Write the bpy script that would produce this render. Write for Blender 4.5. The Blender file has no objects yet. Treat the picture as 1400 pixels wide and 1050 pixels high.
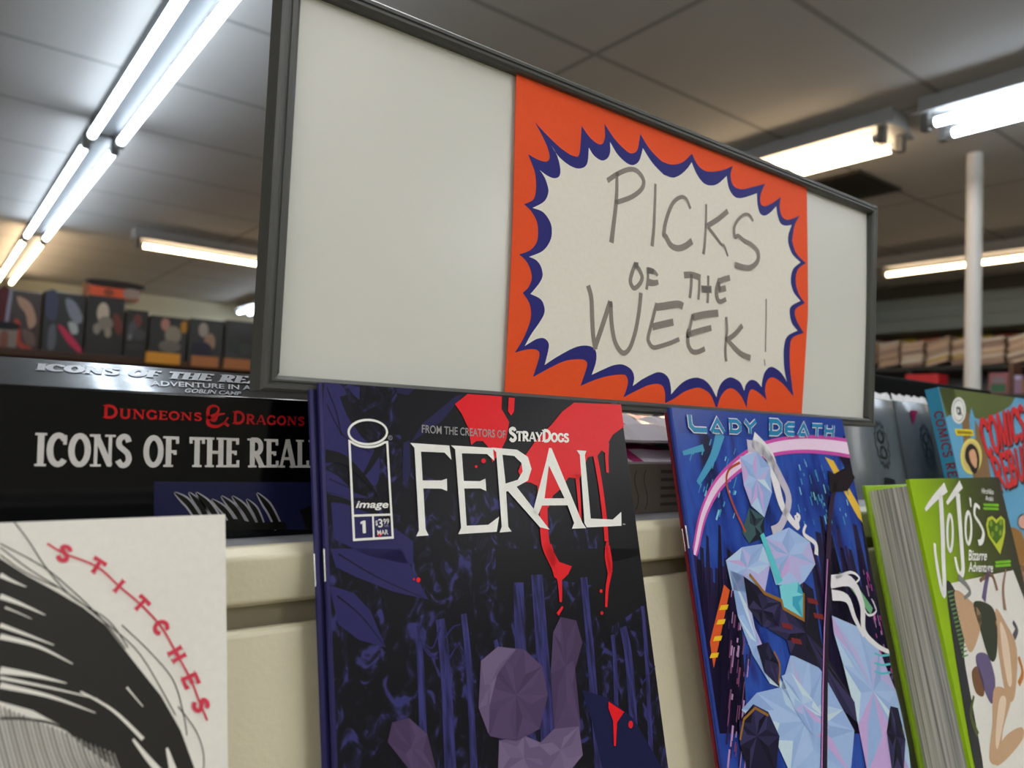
import bpy, math, random
from mathutils import Vector, Matrix
from mathutils.geometry import tessellate_polygon

S = bpy.context.scene
COL = S.collection
rnd = random.Random(7)
R = math.radians

# ------------------------------------------------------------------ camera
EYE = 1.40                                  # camera height above the shop floor
FPX = 1048.4                                # focal length in pixels of the 1400 x 1050 frame
YAW, PITCH, ROLL = R(37.52), R(2.954), R(2.40)
fwd = Vector((math.sin(YAW) * math.cos(PITCH), math.cos(YAW) * math.cos(PITCH), math.sin(PITCH)))
r0 = Vector((math.cos(YAW), -math.sin(YAW), 0)); u0 = r0.cross(fwd)
cr = math.cos(ROLL) * r0 + math.sin(ROLL) * u0
cu = -math.sin(ROLL) * r0 + math.cos(ROLL) * u0
camd = bpy.data.cameras.new('camera'); cam = bpy.data.objects.new('camera', camd); COL.objects.link(cam)
cm = Matrix((cr, cu, -fwd)).transposed().to_4x4(); cm.translation = (0, 0, EYE)
cam.matrix_world = cm
camd.sensor_width = 36; camd.lens = FPX / 1400 * 36; camd.clip_start = 0.01
camd.dof.use_dof = True; camd.dof.focus_distance = 0.37; camd.dof.aperture_fstop = 11.0
S.camera = cam
# ------------------------------------------------------------------ world, exposure
w = bpy.data.worlds.new('world'); S.world = w; w.use_nodes = True
w.node_tree.nodes['Background'].inputs[0].default_value = (.8, .85, 1, 1)
w.node_tree.nodes['Background'].inputs[1].default_value = 0.05
S.view_settings.view_transform = 'Standard'; S.view_settings.look = 'None'
S.view_settings.gamma = 1; S.view_settings.use_curve_mapping = False
S.view_settings.exposure = 0.74
COOL, WARM, PLAIN = (.76, .88, 1.0), (1.0, .74, .46), (.985, .99, .985)
TUBE = 13.0                                 # strength of the fluorescent tubes

# ------------------------------------------------------------------ helpers
def ray(x, y): return (x - 700) / FPX * cr - (y - 525) / FPX * cu + fwd
E0 = Vector((0, 0, EYE))
def atY(x, y, Y): d = ray(x, y); return E0 + d * (Y / d.y)
def atX(x, y, X): d = ray(x, y); return E0 + d * (X / d.x)

def lin(c):
    o = []
    for v in c:
        v = v / 255; o.append(v / 12.92 if v <= .04045 else ((v + .055) / 1.055) ** 2.4)
    return o
MATS = {}
def pm(name, c, rough=.5, metal=0, spec=.5, vary=.06, scale=40, gain=1.12, coat=0, bump=0, bscale=300, aniso=None):
    """a procedural material: base colour with a little noise of its own"""
    if name in MATS: return MATS[name]
    m = bpy.data.materials.new(name); m.use_nodes = True; MATS[name] = m
    nt = m.node_tree; b = nt.nodes['Principled BSDF']
    l = [min(.9, v * gain) for v in lin(c)]
    tc = nt.nodes.new('ShaderNodeTexCoord'); n = nt.nodes.new('ShaderNodeTexNoise')
    n.inputs['Scale'].default_value = scale; n.inputs['Detail'].default_value = 4
    src = tc.outputs['Object']
    if aniso:
        mp = nt.nodes.new('ShaderNodeMapping'); mp.inputs['Scale'].default_value = aniso
        nt.links.new(src, mp.inputs[0]); src = mp.outputs[0]
    nt.links.new(src, n.inputs['Vector'])
    mx = nt.nodes.new('ShaderNodeMix'); mx.data_type = 'RGBA'
    mx.inputs[6].default_value = (*[v * (1 - vary) for v in l], 1)
    mx.inputs[7].default_value = (*[min(.95, v * (1 + vary)) for v in l], 1)
    nt.links.new(n.outputs['Fac'], mx.inputs[0]); nt.links.new(mx.outputs[2], b.inputs['Base Color'])
    b.inputs['Roughness'].default_value = rough; b.inputs['Metallic'].default_value = metal
    b.inputs['Specular IOR Level'].default_value = spec; b.inputs['Coat Weight'].default_value = coat
    b.inputs['Coat Roughness'].default_value = .12
    if bump:
        n2 = nt.nodes.new('ShaderNodeTexNoise'); n2.inputs['Scale'].default_value = bscale
        bp = nt.nodes.new('ShaderNodeBump'); bp.inputs['Strength'].default_value = bump; bp.inputs['Distance'].default_value = .002
        nt.links.new(tc.outputs['Object'], n2.inputs['Vector']); nt.links.new(n2.outputs['Fac'], bp.inputs['Height'])
        nt.links.new(bp.outputs[0], b.inputs['Normal'])
    return m
def pr(r, g, b, rough=.32, name=None):
    """printing ink on a cover"""
    return pm(name or 'ink_%d_%d_%d_%d' % (r, g, b, int(rough * 100)), (r, g, b), rough, spec=.2, vary=.05, scale=400)
def noisemat(name, stops, scale, aniso=(1, 1, 1), rough=.32, detail=6, rot=(0, 0, 0), gain=1.12, spec=.2, dist=0):
    """noise run through a colour ramp: printed mottling, paper edges, woven fabric"""
    m = bpy.data.materials.new(name); m.use_nodes = True; nt = m.node_tree; b = nt.nodes['Principled BSDF']
    tc = nt.nodes.new('ShaderNodeTexCoord'); mp = nt.nodes.new('ShaderNodeMapping'); n = nt.nodes.new('ShaderNodeTexNoise')
    mp.inputs['Scale'].default_value = aniso; mp.inputs['Rotation'].default_value = rot
    n.inputs['Scale'].default_value = scale; n.inputs['Detail'].default_value = detail; n.inputs['Distortion'].default_value = dist
    cr_ = nt.nodes.new('ShaderNodeValToRGB'); e = cr_.color_ramp.elements
    while len(e) < len(stops): e.new(.5)
    for el, (p, c) in zip(e, stops):
        el.position = p; el.color = (*[min(.9, v * gain) for v in lin(c)], 1)
    nt.links.new(tc.outputs['Object'], mp.inputs[0]); nt.links.new(mp.outputs[0], n.inputs['Vector'])
    nt.links.new(n.outputs['Fac'], cr_.inputs[0]); nt.links.new(cr_.outputs[0], b.inputs['Base Color'])
    b.inputs['Roughness'].default_value = rough; b.inputs['Specular IOR Level'].default_value = spec
    return m
def rampmat(name, axis, a, b_, stops, rough=.3, gain=1.12, noise=0, nscale=60):
    """a printed blend of inks running across a cover"""
    m = bpy.data.materials.new(name); m.use_nodes = True; nt = m.node_tree; b = nt.nodes['Principled BSDF']
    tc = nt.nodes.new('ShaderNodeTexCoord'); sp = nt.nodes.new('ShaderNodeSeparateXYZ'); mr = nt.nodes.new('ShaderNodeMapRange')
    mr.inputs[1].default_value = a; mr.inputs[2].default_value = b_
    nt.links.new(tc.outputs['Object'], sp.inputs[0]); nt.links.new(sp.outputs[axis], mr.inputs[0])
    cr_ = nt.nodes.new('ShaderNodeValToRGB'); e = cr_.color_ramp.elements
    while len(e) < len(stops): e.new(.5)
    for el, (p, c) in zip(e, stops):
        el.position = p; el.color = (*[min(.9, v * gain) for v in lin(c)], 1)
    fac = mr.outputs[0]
    if noise:
        n = nt.nodes.new('ShaderNodeTexNoise'); n.inputs['Scale'].default_value = nscale
        nt.links.new(tc.outputs['Object'], n.inputs['Vector'])
        ma = nt.nodes.new('ShaderNodeMath'); ma.operation = 'MULTIPLY_ADD'; ma.inputs[1].default_value = noise
        nt.links.new(n.outputs['Fac'], ma.inputs[0]); nt.links.new(fac, ma.inputs[2])
        mb_ = nt.nodes.new('ShaderNodeMath'); mb_.operation = 'SUBTRACT'; mb_.inputs[1].default_value = noise / 2
        nt.links.new(ma.outputs[0], mb_.inputs[0]); fac = mb_.outputs[0]
    nt.links.new(fac, cr_.inputs[0]); nt.links.new(cr_.outputs[0], b.inputs['Base Color'])
    b.inputs['Roughness'].default_value = rough; b.inputs['Specular IOR Level'].default_value = .25
    return m
def emit(name, c, s):
    if name in MATS: return MATS[name]
    m = bpy.data.materials.new(name); m.use_nodes = True; MATS[name] = m; b = m.node_tree.nodes['Principled BSDF']
    b.inputs['Base Color'].default_value = (.9, .9, .9, 1)
    b.inputs['Emission Color'].default_value = (*c, 1); b.inputs['Emission Strength'].default_value = s
    return m

class MB:
    """collects shapes and links them as ONE mesh object"""
    def __init__(s): s.v = []; s.f = []; s.m = []; s.mats = []; s.sm = []; s.trim = None
    def mi(s, m):
        if m not in s.mats: s.mats.append(m)
        return s.mats.index(m)
    def add(s, vs, fs, m, smooth=False):
        o = len(s.v); s.v += [tuple(p) for p in vs]; k = s.mi(m)
        for f in fs: s.f.append([i + o for i in f]); s.m.append(k); s.sm.append(smooth)
    def hexa(s, p, m):  # 8 corners: bottom loop 0-3, top loop 4-7
        s.add(p, [(3, 2, 1, 0), (4, 5, 6, 7), (0, 1, 5, 4), (1, 2, 6, 5), (2, 3, 7, 6), (3, 0, 4, 7)], m)
    def box(s, x0, x1, y0, y1, z0, z1, m):
        s.hexa([(x0, y0, z0), (x1, y0, z0), (x1, y1, z0), (x0, y1, z0), (x0, y0, z1), (x1, y0, z1), (x1, y1, z1), (x0, y1, z1)], m)
    def prism(s, prof, axis, a, b, m):
        """closed profile (2-D) extruded along axis 0/1/2"""
        def P(t, q): return {0: (t, q[0], q[1]), 1: (q[0], t, q[1]), 2: (q[0], q[1], t)}[axis]
        n = len(prof); vs = [P(a, q) for q in prof] + [P(b, q) for q in prof]
        s.add(vs, [tuple(range(n))[::-1], tuple(range(n, 2 * n))] + [(i, (i + 1) % n, n + (i + 1) % n, n + i) for i in range(n)], m)
    def cyl(s, p, q, r, m, n=16, r2=None):
        p = Vector(p); q = Vector(q); d = (q - p).normalized(); r2 = r if r2 is None else r2
        a = d.orthogonal().normalized(); b = d.cross(a)
        vs = [p + (a * math.cos(t) + b * math.sin(t)) * r for t in [2 * math.pi * i / n for i in range(n)]]
        vs += [q + (a * math.cos(t) + b * math.sin(t)) * r2 for t in [2 * math.pi * i / n for i in range(n)]]
        s.add(vs, [(i, (i + 1) % n, n + (i + 1) % n, n + i) for i in range(n)], m, True)
        s.add(vs, [tuple(range(n))[::-1], tuple(range(n, 2 * n))], m)
    # --- flat print, local plane x right, y up, z towards the viewer
    def poly(s, pts, z, m, holes=()):
        loops = [[Vector((p[0], p[1], 0)) for p in pts]] + [[Vector((p[0], p[1], 0)) for p in h] for h in holes]
        flat = [p for l in loops for p in l]; fs = []
        for t in tessellate_polygon(loops):
            a, b, c = [flat[i] for i in t]
            ar = (b - a).cross(c - a).z
            if abs(ar) > 1e-12: fs.append(t if ar > 0 else t[::-1])
        s.add([(p.x, p.y, z) for p in flat], fs, m)
    def ribbon(s, pts, wd, z, m, closed=False):
        P = [Vector((p[0], p[1])) for p in pts]; n = len(P)
        if not hasattr(wd, '__len__'): wd = [wd] * n
        vs = []
        for i in range(n):
            if closed: t0, t1 = P[i] - P[i - 1], P[(i + 1) % n] - P[i]
            else: t0, t1 = P[i] - P[max(i - 1, 0)], P[min(i + 1, n - 1)] - P[i]
            t0 = t0.normalized() if t0.length > 1e-9 else t1.normalized()
            t1 = t1.normalized() if t1.length > 1e-9 else t0
            t = (t0 + t1); t = t.normalized() if t.length > 1e-6 else t1
            nn = Vector((-t.y, t.x)); k = wd[i] / 2 / max(.5, abs(nn.dot(Vector((-t1.y, t1.x)))))
            vs += [(*(P[i] + nn * k), z), (*(P[i] - nn * k), z)]
        fs = [(2 * i, 2 * i + 1, 2 * i + 3, 2 * i + 2) for i in range(n - 1)]
        if closed: fs.append((2 * n - 2, 2 * n - 1, 1, 0))
        s.add(vs, fs, m)
    def crop(s):
        """cut the print off at the edges of the sheet"""
        x0, x1, y0, y1 = s.trim; V, F, M_, K = list(s.v), [], [], []
        for f, mi, sm in zip(s.f, s.m, s.sm):
            p = [s.v[i] for i in f]
            if min(q[2] for q in p) < 5e-5 or (min(q[0] for q in p) >= x0 and max(q[0] for q in p) <= x1 and min(q[1] for q in p) >= y0 and max(q[1] for q in p) <= y1):
                F.append(f); M_.append(mi); K.append(sm); continue
            for ax, lim, sg in ((0, x0, 1), (0, x1, -1), (1, y0, 1), (1, y1, -1)):
                o = []
                for i in range(len(p)):
                    a, b = p[i - 1], p[i]; da, db = (a[ax] - lim) * sg, (b[ax] - lim) * sg
                    if (da < 0) != (db < 0): t = da / (da - db); o.append(tuple(a[k] + (b[k] - a[k]) * t for k in range(3)))
                    if db >= 0: o.append(b)
                p = o
                if not p: break
            if len(p) > 2: F.append(list(range(len(V), len(V) + len(p)))); V += p; M_.append(mi); K.append(sm)
        s.v, s.f, s.m, s.sm = V, F, M_, K
    def build(s, name, parent=None, bevel=0, seg=2):
        if s.trim: s.crop()
        me = bpy.data.meshes.new(name); me.from_pydata(s.v, [], s.f)
        for m in s.mats: me.materials.append(m)
        me.polygons.foreach_set('material_index', s.m); me.polygons.foreach_set('use_smooth', s.sm); me.update()
        o = bpy.data.objects.new(name, me); COL.objects.link(o)
        if parent: o.parent = parent
        if bevel:
            b = o.modifiers.new('bevel', 'BEVEL'); b.width = bevel; b.segments = seg; b.limit_method = 'ANGLE'; b.angle_limit = R(40)
        return o
def tag(o, label=None, cat=None, group=None, kind=None):
    for k, v in (('label', label), ('category', cat), ('group', group), ('kind', kind)):
        if v: o[k] = v
    return o
def thing(name, label, cat, M=None, group=None):
    o = bpy.data.objects.new(name, None); COL.objects.link(o); o.empty_display_size = .05
    if M is not None: o.matrix_world = M
    return tag(o, label, cat, group)
def copy_tree(o, parent=None):
    c = o.copy(); COL.objects.link(c)
    if parent: c.parent = parent
    for ch in list(o.children): copy_tree(ch, c)
    return c
def struct(name, mb, **k): return tag(mb.build(name, **k), kind='structure')

class Frame:
    """a flat cover standing somewhere in the shop: x right, y up, z out of its face"""
    def __init__(s, O, tilt, spin=0):
        th = R(tilt); a = R(spin)
        s.u = Vector((1, 0, 0)); s.v = Vector((0, math.sin(th), math.cos(th))); s.n = s.u.cross(s.v)
        s.u, s.v = s.u * math.cos(a) + s.v * math.sin(a), -s.u * math.sin(a) + s.v * math.cos(a)
        s.O = Vector(O)
    @property
    def M(s):
        m = Matrix((s.u, s.v, s.n)).transposed().to_4x4(); m.translation = s.O; return m
    def px(s, x, y, c=0):
        d = ray(x, y); t = (s.O + s.n * c - E0).dot(s.n) / d.dot(s.n); q = E0 + d * t - s.O
        return (q.dot(s.u), q.dot(s.v))
class Zm:
    """coordinates measured on an enlarged view of a cover"""
    def __init__(s, fr, x, y, k, c=0): s.a = (fr, x, y, k, c)
    def __call__(s, pts):
        fr, x, y, k, c = s.a; return [fr.px(x + p[0] / k, y + p[1] / k, c) for p in pts]
    def w(s, px):   # a width of px enlarged pixels, near the cover's middle
        fr, x, y, k, c = s.a
        a = fr.px(x + 600 / k, y + 400 / k, c); b = fr.px(x + 600 / k, y + (400 + px) / k, c)
        e = fr.px(x + (600 + px) / k, y + 400 / k, c)
        return math.sqrt(math.hypot(a[0] - b[0], a[1] - b[1]) * math.hypot(a[0] - e[0], a[1] - e[1]))
def spl(pts, n=6, closed=False):
    """smooth curve through the points"""
    N = len(pts); out = []
    for i in range(N if closed else N - 1):
        if closed: p = [pts[(i + k) % N] for k in (-1, 0, 1, 2)]
        else: p = [pts[max(0, min(N - 1, i + k))] for k in (-1, 0, 1, 2)]
        for j in range(n):
            t = j / n
            out.append(tuple(.5 * (2 * p[1][c] + (p[2][c] - p[0][c]) * t + (2 * p[0][c] - 5 * p[1][c] + 4 * p[2][c] - p[3][c]) * t * t
                       + (3 * p[1][c] - p[0][c] - 3 * p[2][c] + p[3][c]) * t ** 3) for c in (0, 1)))
    if not closed: out.append(tuple(pts[-1]))
    return out
def bil(q, x, y):  # quad TL TR BR BL
    return tuple((q[0][c] * (1 - x) + q[1][c] * x) * y + (q[3][c] * (1 - x) + q[2][c] * x) * (1 - y) for c in (0, 1))

def font(mb, text, quad, z, m, bold=0, shear=0, space=1):
    """type set with the built-in face and fitted to a four-cornered area"""
    cd = bpy.data.curves.new('type', 'FONT'); cd.body = text; cd.offset = bold; cd.shear = shear; cd.space_character = space; cd.resolution_u = 4
    o = bpy.data.objects.new('type', cd); COL.objects.link(o)
    dg = bpy.context.evaluated_depsgraph_get(); me = o.evaluated_get(dg).to_mesh()
    vs = [v.co.copy() for v in me.vertices]; fs = [tuple(p.vertices) for p in me.polygons]
    o.evaluated_get(dg).to_mesh_clear(); bpy.data.objects.remove(o); bpy.data.curves.remove(cd)
    if not vs: return
    x0 = min(v.x for v in vs); x1 = max(v.x for v in vs); y0 = min(v.y for v in vs); y1 = max(v.y for v in vs)
    V = [bil(quad, (v.x - x0) / (x1 - x0), (v.y - y0) / (y1 - y0)) for v in vs]
    F = []
    for f in fs:
        a, b, c = V[f[0]], V[f[1]], V[f[2]]
        F.append(f)
    mb.add([(p[0], p[1], z) for p in V], F, m)

def arc(cx, cy, rx, ry, a, b, n=18): return [(cx + rx * math.cos(R(a + (b - a) * i / n)), cy + ry * math.sin(R(a + (b - a) * i / n))) for i in range(n + 1)]
# letter: width, strokes (points, heavy/light), points that carry a serif
LET = {
 'A': (.84, [([(.08, 0), (.4, 1)], 0), ([(.42, 1), (.74, 0)], 1), ([(.18, .32), (.66, .32)], 0)], [(.08, 0), (.74, 0)]),
 'B': (.74, [([(.16, 0), (.16, 1)], 1), ([(.1, .95), (.34, .95)] + arc(.34, .73, .2, .22, 90, -90) + [(.16, .51)], 1), ([(.34, .51)] + arc(.38, .28, .24, .23, 90, -90) + [(.12, .05)], 1)], [(.12, 0), (.12, 1)]),
 'C': (.72, [(arc(.4, .5, .31, .44, 42, 318), 1), ([(.64, .66), (.64, .95)], 0)], []),
 'D': (.8, [([(.16, 0), (.16, 1)], 1), ([(.16, .95), (.36, .95)] + arc(.36, .5, .33, .45, 90, -90) + [(.16, .05)], 1)], [(.12, 0), (.12, 1)]),
 'E': (.62, [([(.16, 0), (.16, 1)], 1), ([(.1, .95), (.56, .95), (.56, .78)], 0), ([(.16, .52), (.46, .52), (.46, .42)], 0), ([(.1, .05), (.58, .05), (.58, .24)], 0)], [(.12, 0), (.12, 1)]),
 'F': (.58, [([(.16, 0), (.16, 1)], 1), ([(.1, .95), (.54, .95), (.54, .76)], 0), ([(.16, .5), (.44, .5), (.44, .4)], 0)], [(.16, 0), (.12, 1)]),
 'G': (.78, [(arc(.4, .5, .31, .44, 42, 330), 1), ([(.64, .66), (.64, .95)], 0), ([(.66, .05), (.66, .42)], 1)], [(.64, .42)]),
 'H': (.84, [([(.16, 0), (.16, 1)], 1), ([(.68, 0), (.68, 1)], 1), ([(.16, .5), (.68, .5)], 0)], [(.16, 0), (.16, 1), (.68, 0), (.68, 1)]),
 'I': (.34, [([(.17, 0), (.17, 1)], 1)], [(.17, 0), (.17, 1)]),
 'L': (.62, [([(.16, 0), (.16, 1)], 1), ([(.1, .05), (.58, .05), (.58, .26)], 0)], [(.12, 0), (.16, 1)]),
 'M': (1.0, [([(.12, 0), (.16, 1)], 0), ([(.18, 1), (.5, .1)], 1), ([(.5, .1), (.8, 1)], 0), ([(.84, 0), (.82, 1)], 1)], [(.12, 0), (.84, 0), (.14, 1), (.84, 1)]),
 'N': (.86, [([(.14, 0), (.14, 1)], 0), ([(.14, .98), (.7, .04)], 1), ([(.7, 0), (.7, 1)], 0)], [(.14, 0), (.1, 1), (.7, 1)]),
 'O': (.82, [(arc(.41, .5, .31, .44, 0, 360, 28), 1)], []),
 'R': (.76, [([(.16, 0), (.16, 1)], 1), ([(.1, .95), (.36, .95)] + arc(.36, .72, .22, .23, 90, -90) + [(.16, .48)], 1), ([(.34, .48), (.66, .02)], 1)], [(.16, 0), (.12, 1), (.68, .0)]),
 'S': (.64, [(spl([(.52, .78), (.44, .92), (.28, .95), (.13, .84), (.14, .66), (.32, .53), (.48, .41), (.53, .22), (.42, .07), (.24, .05), (.09, .2)], 4), 1)], []),
 'T': (.68, [([(.34, 0), (.34, 1)], 1), ([(.06, .78), (.06, .95), (.62, .95), (.62, .78)], 0)], [(.34, 0)]),
 'U': (.82, [([(.16, 1), (.16, .3)] + arc(.4, .3, .24, .25, 180, 360) + [(.64, 1)], 1)], [(.16, 1), (.64, 1)]),
 'V': (.8, [([(.08, 1), (.4, 0)], 1), ([(.4, 0), (.72, 1)], 0)], [(.08, 1), (.72, 1)]),
 'Y': (.76, [([(.06, 1), (.36, .46)], 1), ([(.7, 1), (.4, .46)], 0), ([(.38, .5), (.38, 0)], 1)], [(.08, 1), (.68, 1), (.38, 0)]),
 ' ': (.36, [], []),
}
TECH = {  # squared science-fiction capitals
 'L': (.92, [([(.1, 1), (.1, .34), (.26, .1), (.9, .1)], 1)], []),
 'A': (1.0, [([(.1, 0), (.5, .92), (.9, 0)], 1), ([(.24, .1), (.62, .1)], 1)], []),
 'D': (.9, [([(.1, .1), (.6, .1), (.8, .3), (.8, .66), (.6, .9), (.1, .9)], 1), ([(.22, .1), (.22, .9)], 1)], []),
 'Y': (.9, [([(.1, 1), (.42, .5), (.84, 1)], 1), ([(.44, .55), (.44, 0)], 1)], []),
 'E': (.84, [([(.78, .9), (.3, .9), (.12, .7), (.12, .3), (.3, .1), (.78, .1)], 1), ([(.12, .5), (.7, .5)], 1)], []),
 'T': (.88, [([(.02, .9), (.86, .9)], 1), ([(.44, .9), (.44, 0)], 1)], []),
 'H': (.9, [([(.14, 0), (.14, 1)], 1), ([(.76, 0), (.76, 1)], 1), ([(.14, .5), (.76, .5)], 1)], []), ' ': (.4, [], []),
}
def lettering(mb, text, quad, z, m, k=.16, n=.08, serif=.3, small=.8, upto=None, gap=.06, table=LET):
    """capitals drawn from strokes; lower-case letters come out as small capitals. quad spans text[:upto]"""
    adv = []; x = 0
    for i, ch in enumerate(text):
        h = 1 if not ch.islower() else small
        adv.append((x, h)); x += table[ch.upper()][0] * h + gap
        if upto is not None and i == upto - 1: W = x - gap
    if upto is None: W = x - gap
    asp = math.hypot(quad[1][0] - quad[0][0], quad[1][1] - quad[0][1]) / W / math.hypot(quad[0][0] - quad[3][0], quad[0][1] - quad[3][1])
    for ch, (x, h) in zip(text, adv):
        wd, strokes, ser = table[ch.upper()]
        T = lambda p: bil(quad, (x + p[0] * h) / W, p[1] * h)
        def rib(p, t):      # stroke outlines in letter space, so that the pen keeps an even look
            q = [(a * asp, b) for a, b in p]; tmp = MB(); tmp.ribbon(q, t, 0, m)
            mb.add([(*T((v[0] / asp, v[1])), z + lift[0]) for v in tmp.v], tmp.f, m); lift[0] += 8e-6
        lift = [0]
        for p, hv in strokes: rib(p, (k if hv else n))
        if serif:
            for p in ser:
                y = .035 if p[1] < .3 else (.965 if p[1] > .8 else p[1])
                mb.add([(*T((p[0] + dx * serif / 2 / asp, y + dy * .035)), z + lift[0]) for dx, dy in ((-1, -1), (1, -1), (1, 1), (-1, 1))], [(0, 1, 2, 3)], m); lift[0] += 8e-6

# ------------------------------------------------------------------ room
def tile_ceiling():
    m = bpy.data.materials.new('ceiling_tile'); m.use_nodes = True; nt = m.node_tree; b = nt.nodes['Principled BSDF']
    tc = nt.nodes.new('ShaderNodeTexCoord'); sp = nt.nodes.new('ShaderNodeSeparateXYZ'); nt.links.new(tc.outputs['Object'], sp.inputs[0])
    def M(op, a, v, c=None):
        x = nt.nodes.new('ShaderNodeMath'); x.operation = op
        if hasattr(a, 'links'): nt.links.new(a, x.inputs[0])
        else: x.inputs[0].default_value = a
        if hasattr(v, 'links'): nt.links.new(v, x.inputs[1])
        else: x.inputs[1].default_value = v
        return x.outputs[0]
    def line(o, per, off):
        f = M('FRACT', M('DIVIDE', M('SUBTRACT', o, off), per), 0)
        d = M('MINIMUM', f, M('SUBTRACT', 1, f)); return M('LESS_THAN', M('MULTIPLY', d, per), .011)
    g = M('MAXIMUM', line(sp.outputs[0], 1.135, .54), line(sp.outputs[1], .61, -.02))
    n = nt.nodes.new('ShaderNodeTexNoise'); n.inputs['Scale'].default_value = 3; nt.links.new(tc.outputs['Object'], n.inputs['Vector'])
    t = nt.nodes.new('ShaderNodeMix'); t.data_type = 'RGBA'; t.inputs[6].default_value = (.47, .455, .44, 1); t.inputs[7].default_value = (.54, .525, .51, 1)
    nt.links.new(n.outputs['Fac'], t.inputs[0])
    x = nt.nodes.new('ShaderNodeMix'); x.data_type = 'RGBA'; x.inputs[7].default_value = (.32, .31, .30, 1)
    nt.links.new(g, x.inputs[0]); nt.links.new(t.outputs[2], x.inputs[6]); nt.links.new(x.outputs[2], b.inputs['Base Color'])
    b.inputs['Roughness'].default_value = .9; b.inputs['Specular IOR Level'].default_value = .1
    return m
X0, X1, Y0, Y1, CEIL = -3.6, 6.5, -4.3, 8.9, EYE + 1.22
wallm = pm('wall_paint', (205, 202, 180), .8, scale=3)
mb = MB(); mb.box(X0 - .1, X1 + .1, Y0 - .1, Y1 + .1, CEIL, CEIL + .1, tile_ceiling()); struct('ceiling', mb)
mb = MB(); mb.box(X0 - .1, X1 + .1, Y0 - .1, Y1 + .1, -.1, 0, noisemat('floor_vinyl', [(.3, (120, 112, 100)), (.7, (150, 142, 130))], 6, rough=.5)); struct('floor', mb)
for nm, b in (('wall_left', (X0 - .1, X0, Y0, Y1)), ('wall_right', (X1, X1 + .1, Y0, Y1)), ('wall_front', (X0 - .1, X1 + .1, Y0 - .1, Y0)), ('wall_back', (X0 - .1, X1 + .1, Y1, Y1 + .1))):
    mb = MB(); mb.box(*b, 0, CEIL, wallm); struct(nm, mb)
steel = pm('bulkhead_grey', (108, 120, 124), .6, scale=5)
mb = MB(); zb = EYE + .84                     # ribbed grey bulkhead above the wall shelf
prof = [(6.02, zb), (6.02, zb + .09), (6.045, zb + .1), (6.045, zb + .19), (6.07, zb + .2), (6.07, zb + .27), (6.5, zb + .27), (6.5, zb)]
mb.prism(prof, 1, -2, 6, steel); struct('trim_1', mb)
mb = MB(); mb.box(6.1, 6.5, -2, 6, zb + .27, CEIL, pm('soffit_shade', (48, 48, 46), .7)); struct('trim_3', mb)  # set-back part above the ribs; its charcoal colour stands in for shade
mb = MB(); px_, py_ = 3.46, 1.36
mb.cyl((px_, py_, 0), (px_, py_, CEIL), .031, pm('column_paint', (196, 193, 190), .45, scale=4), 24)
tag(struct('trim_2', mb), 'white round steel column standing in the shop behind the blue book', kind='structure')

# ceiling fixtures
house = pm('fixture_enamel', (150, 150, 150), .5, scale=6, gain=1); strip = pm('fixture_strip_grey', (74, 77, 80), .5, scale=6, gain=1); capm = pm('lampholder_grey', (96, 94, 92), .5); endm = pm('tube_end_metal', (170, 170, 170), .35, metal=.6)
def fixture(axis, c, a, b, colour, label, tubes=2, s=1.0, gap=.115, wide=True):
    hot = emit('tube_%s_%d' % ({COOL: 'cool', WARM: 'warm', PLAIN: 'plain'}[colour], int(s * 100)), colour, TUBE * s)
    M = Matrix.Translation((c, a, CEIL) if axis == 'Y' else (a, c, CEIL))
    if axis == 'X': M = M @ Matrix.Rotation(R(-90), 4, 'Z')
    t = thing('fluorescent_light', label, 'light', M); L = b - a
    m = MB()
    if wide: m.prism([(-.06, 0), (-.06, -.05), (-.115, -.072), (-.115, -.077), (-.03, -.06), (.03, -.06), (.115, -.077), (.115, -.072), (.06, -.05), (.06, 0)], 1, 0, L, house)
    else: m.prism([(-.048, 0), (-.048, -.068), (-.043, -.073), (.043, -.073), (.048, -.068), (.048, 0)], 1, 0, L, strip)
    m.build('housing', t)
    for x in ((-gap / 2, gap / 2) if tubes == 2 else (0,)):
        m = MB(); m.cyl((x, .065, -.108), (x, L - .065, -.108), .0155, hot, 14); tb = m.build('tube', t)
        for y0_, y1_ in ((.045, .067), (L - .067, L - .045)):
            m = MB(); m.cyl((x, y0_, -.108), (x, y1_, -.108), .0165, endm, 14); m.build('end_cap', tb)
        for y in (.02, L - .045):
            m = MB(); m.box(x - .015, x + .015, y, y + .025, -.13, -.058, capm); m.build('lampholder', t)
fixture('Y', .54, 1.16, 3.60, COOL, 'twin tube cool white ceiling light, nearest of the left row', s=.62, wide=False, gap=.108)
fixture('Y', .54, 3.64, 6.05, COOL, 'twin tube cool white ceiling light, second along the left row', s=.6, wide=False, gap=.108)
fixture('Y', .54, 6.12, 8.55, WARM, 'warm yellowish ceiling light at the far end of the left row', s=.8, wide=False, gap=.108)
fixture('Y', .54, -3.85, -1.4, PLAIN, 'twin tube ceiling light behind the camera in the left row', s=1.45, wide=False)
fixture('Y', .54, -1.32, 1.1, PLAIN, 'twin tube ceiling light straight above the comic display', s=1.0, wide=False)
fixture('Y', 2.81, -1.17, 1.27, COOL, 'cool white ceiling light at the right edge above the white column', gap=.14, s=.8)
fixture('Y', 2.81, 1.36, 3.78, WARM, 'warm twin tube ceiling light rising behind the top right of the sign', gap=.14, s=.8)
fixture('Y', 2.81, 6.3, 8.72, COOL, 'small cool ceiling light seen far off left of the sign, above dark boxes', s=.8)
fixture('Y', 2.81, 3.85, 6.25, WARM, 'warm ceiling light hidden behind the sign in the middle row', s=.7)
fixture('Y', 5.12, .15, 2.62, WARM, 'warm ceiling light crossing behind the white column', 1, .5)
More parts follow.
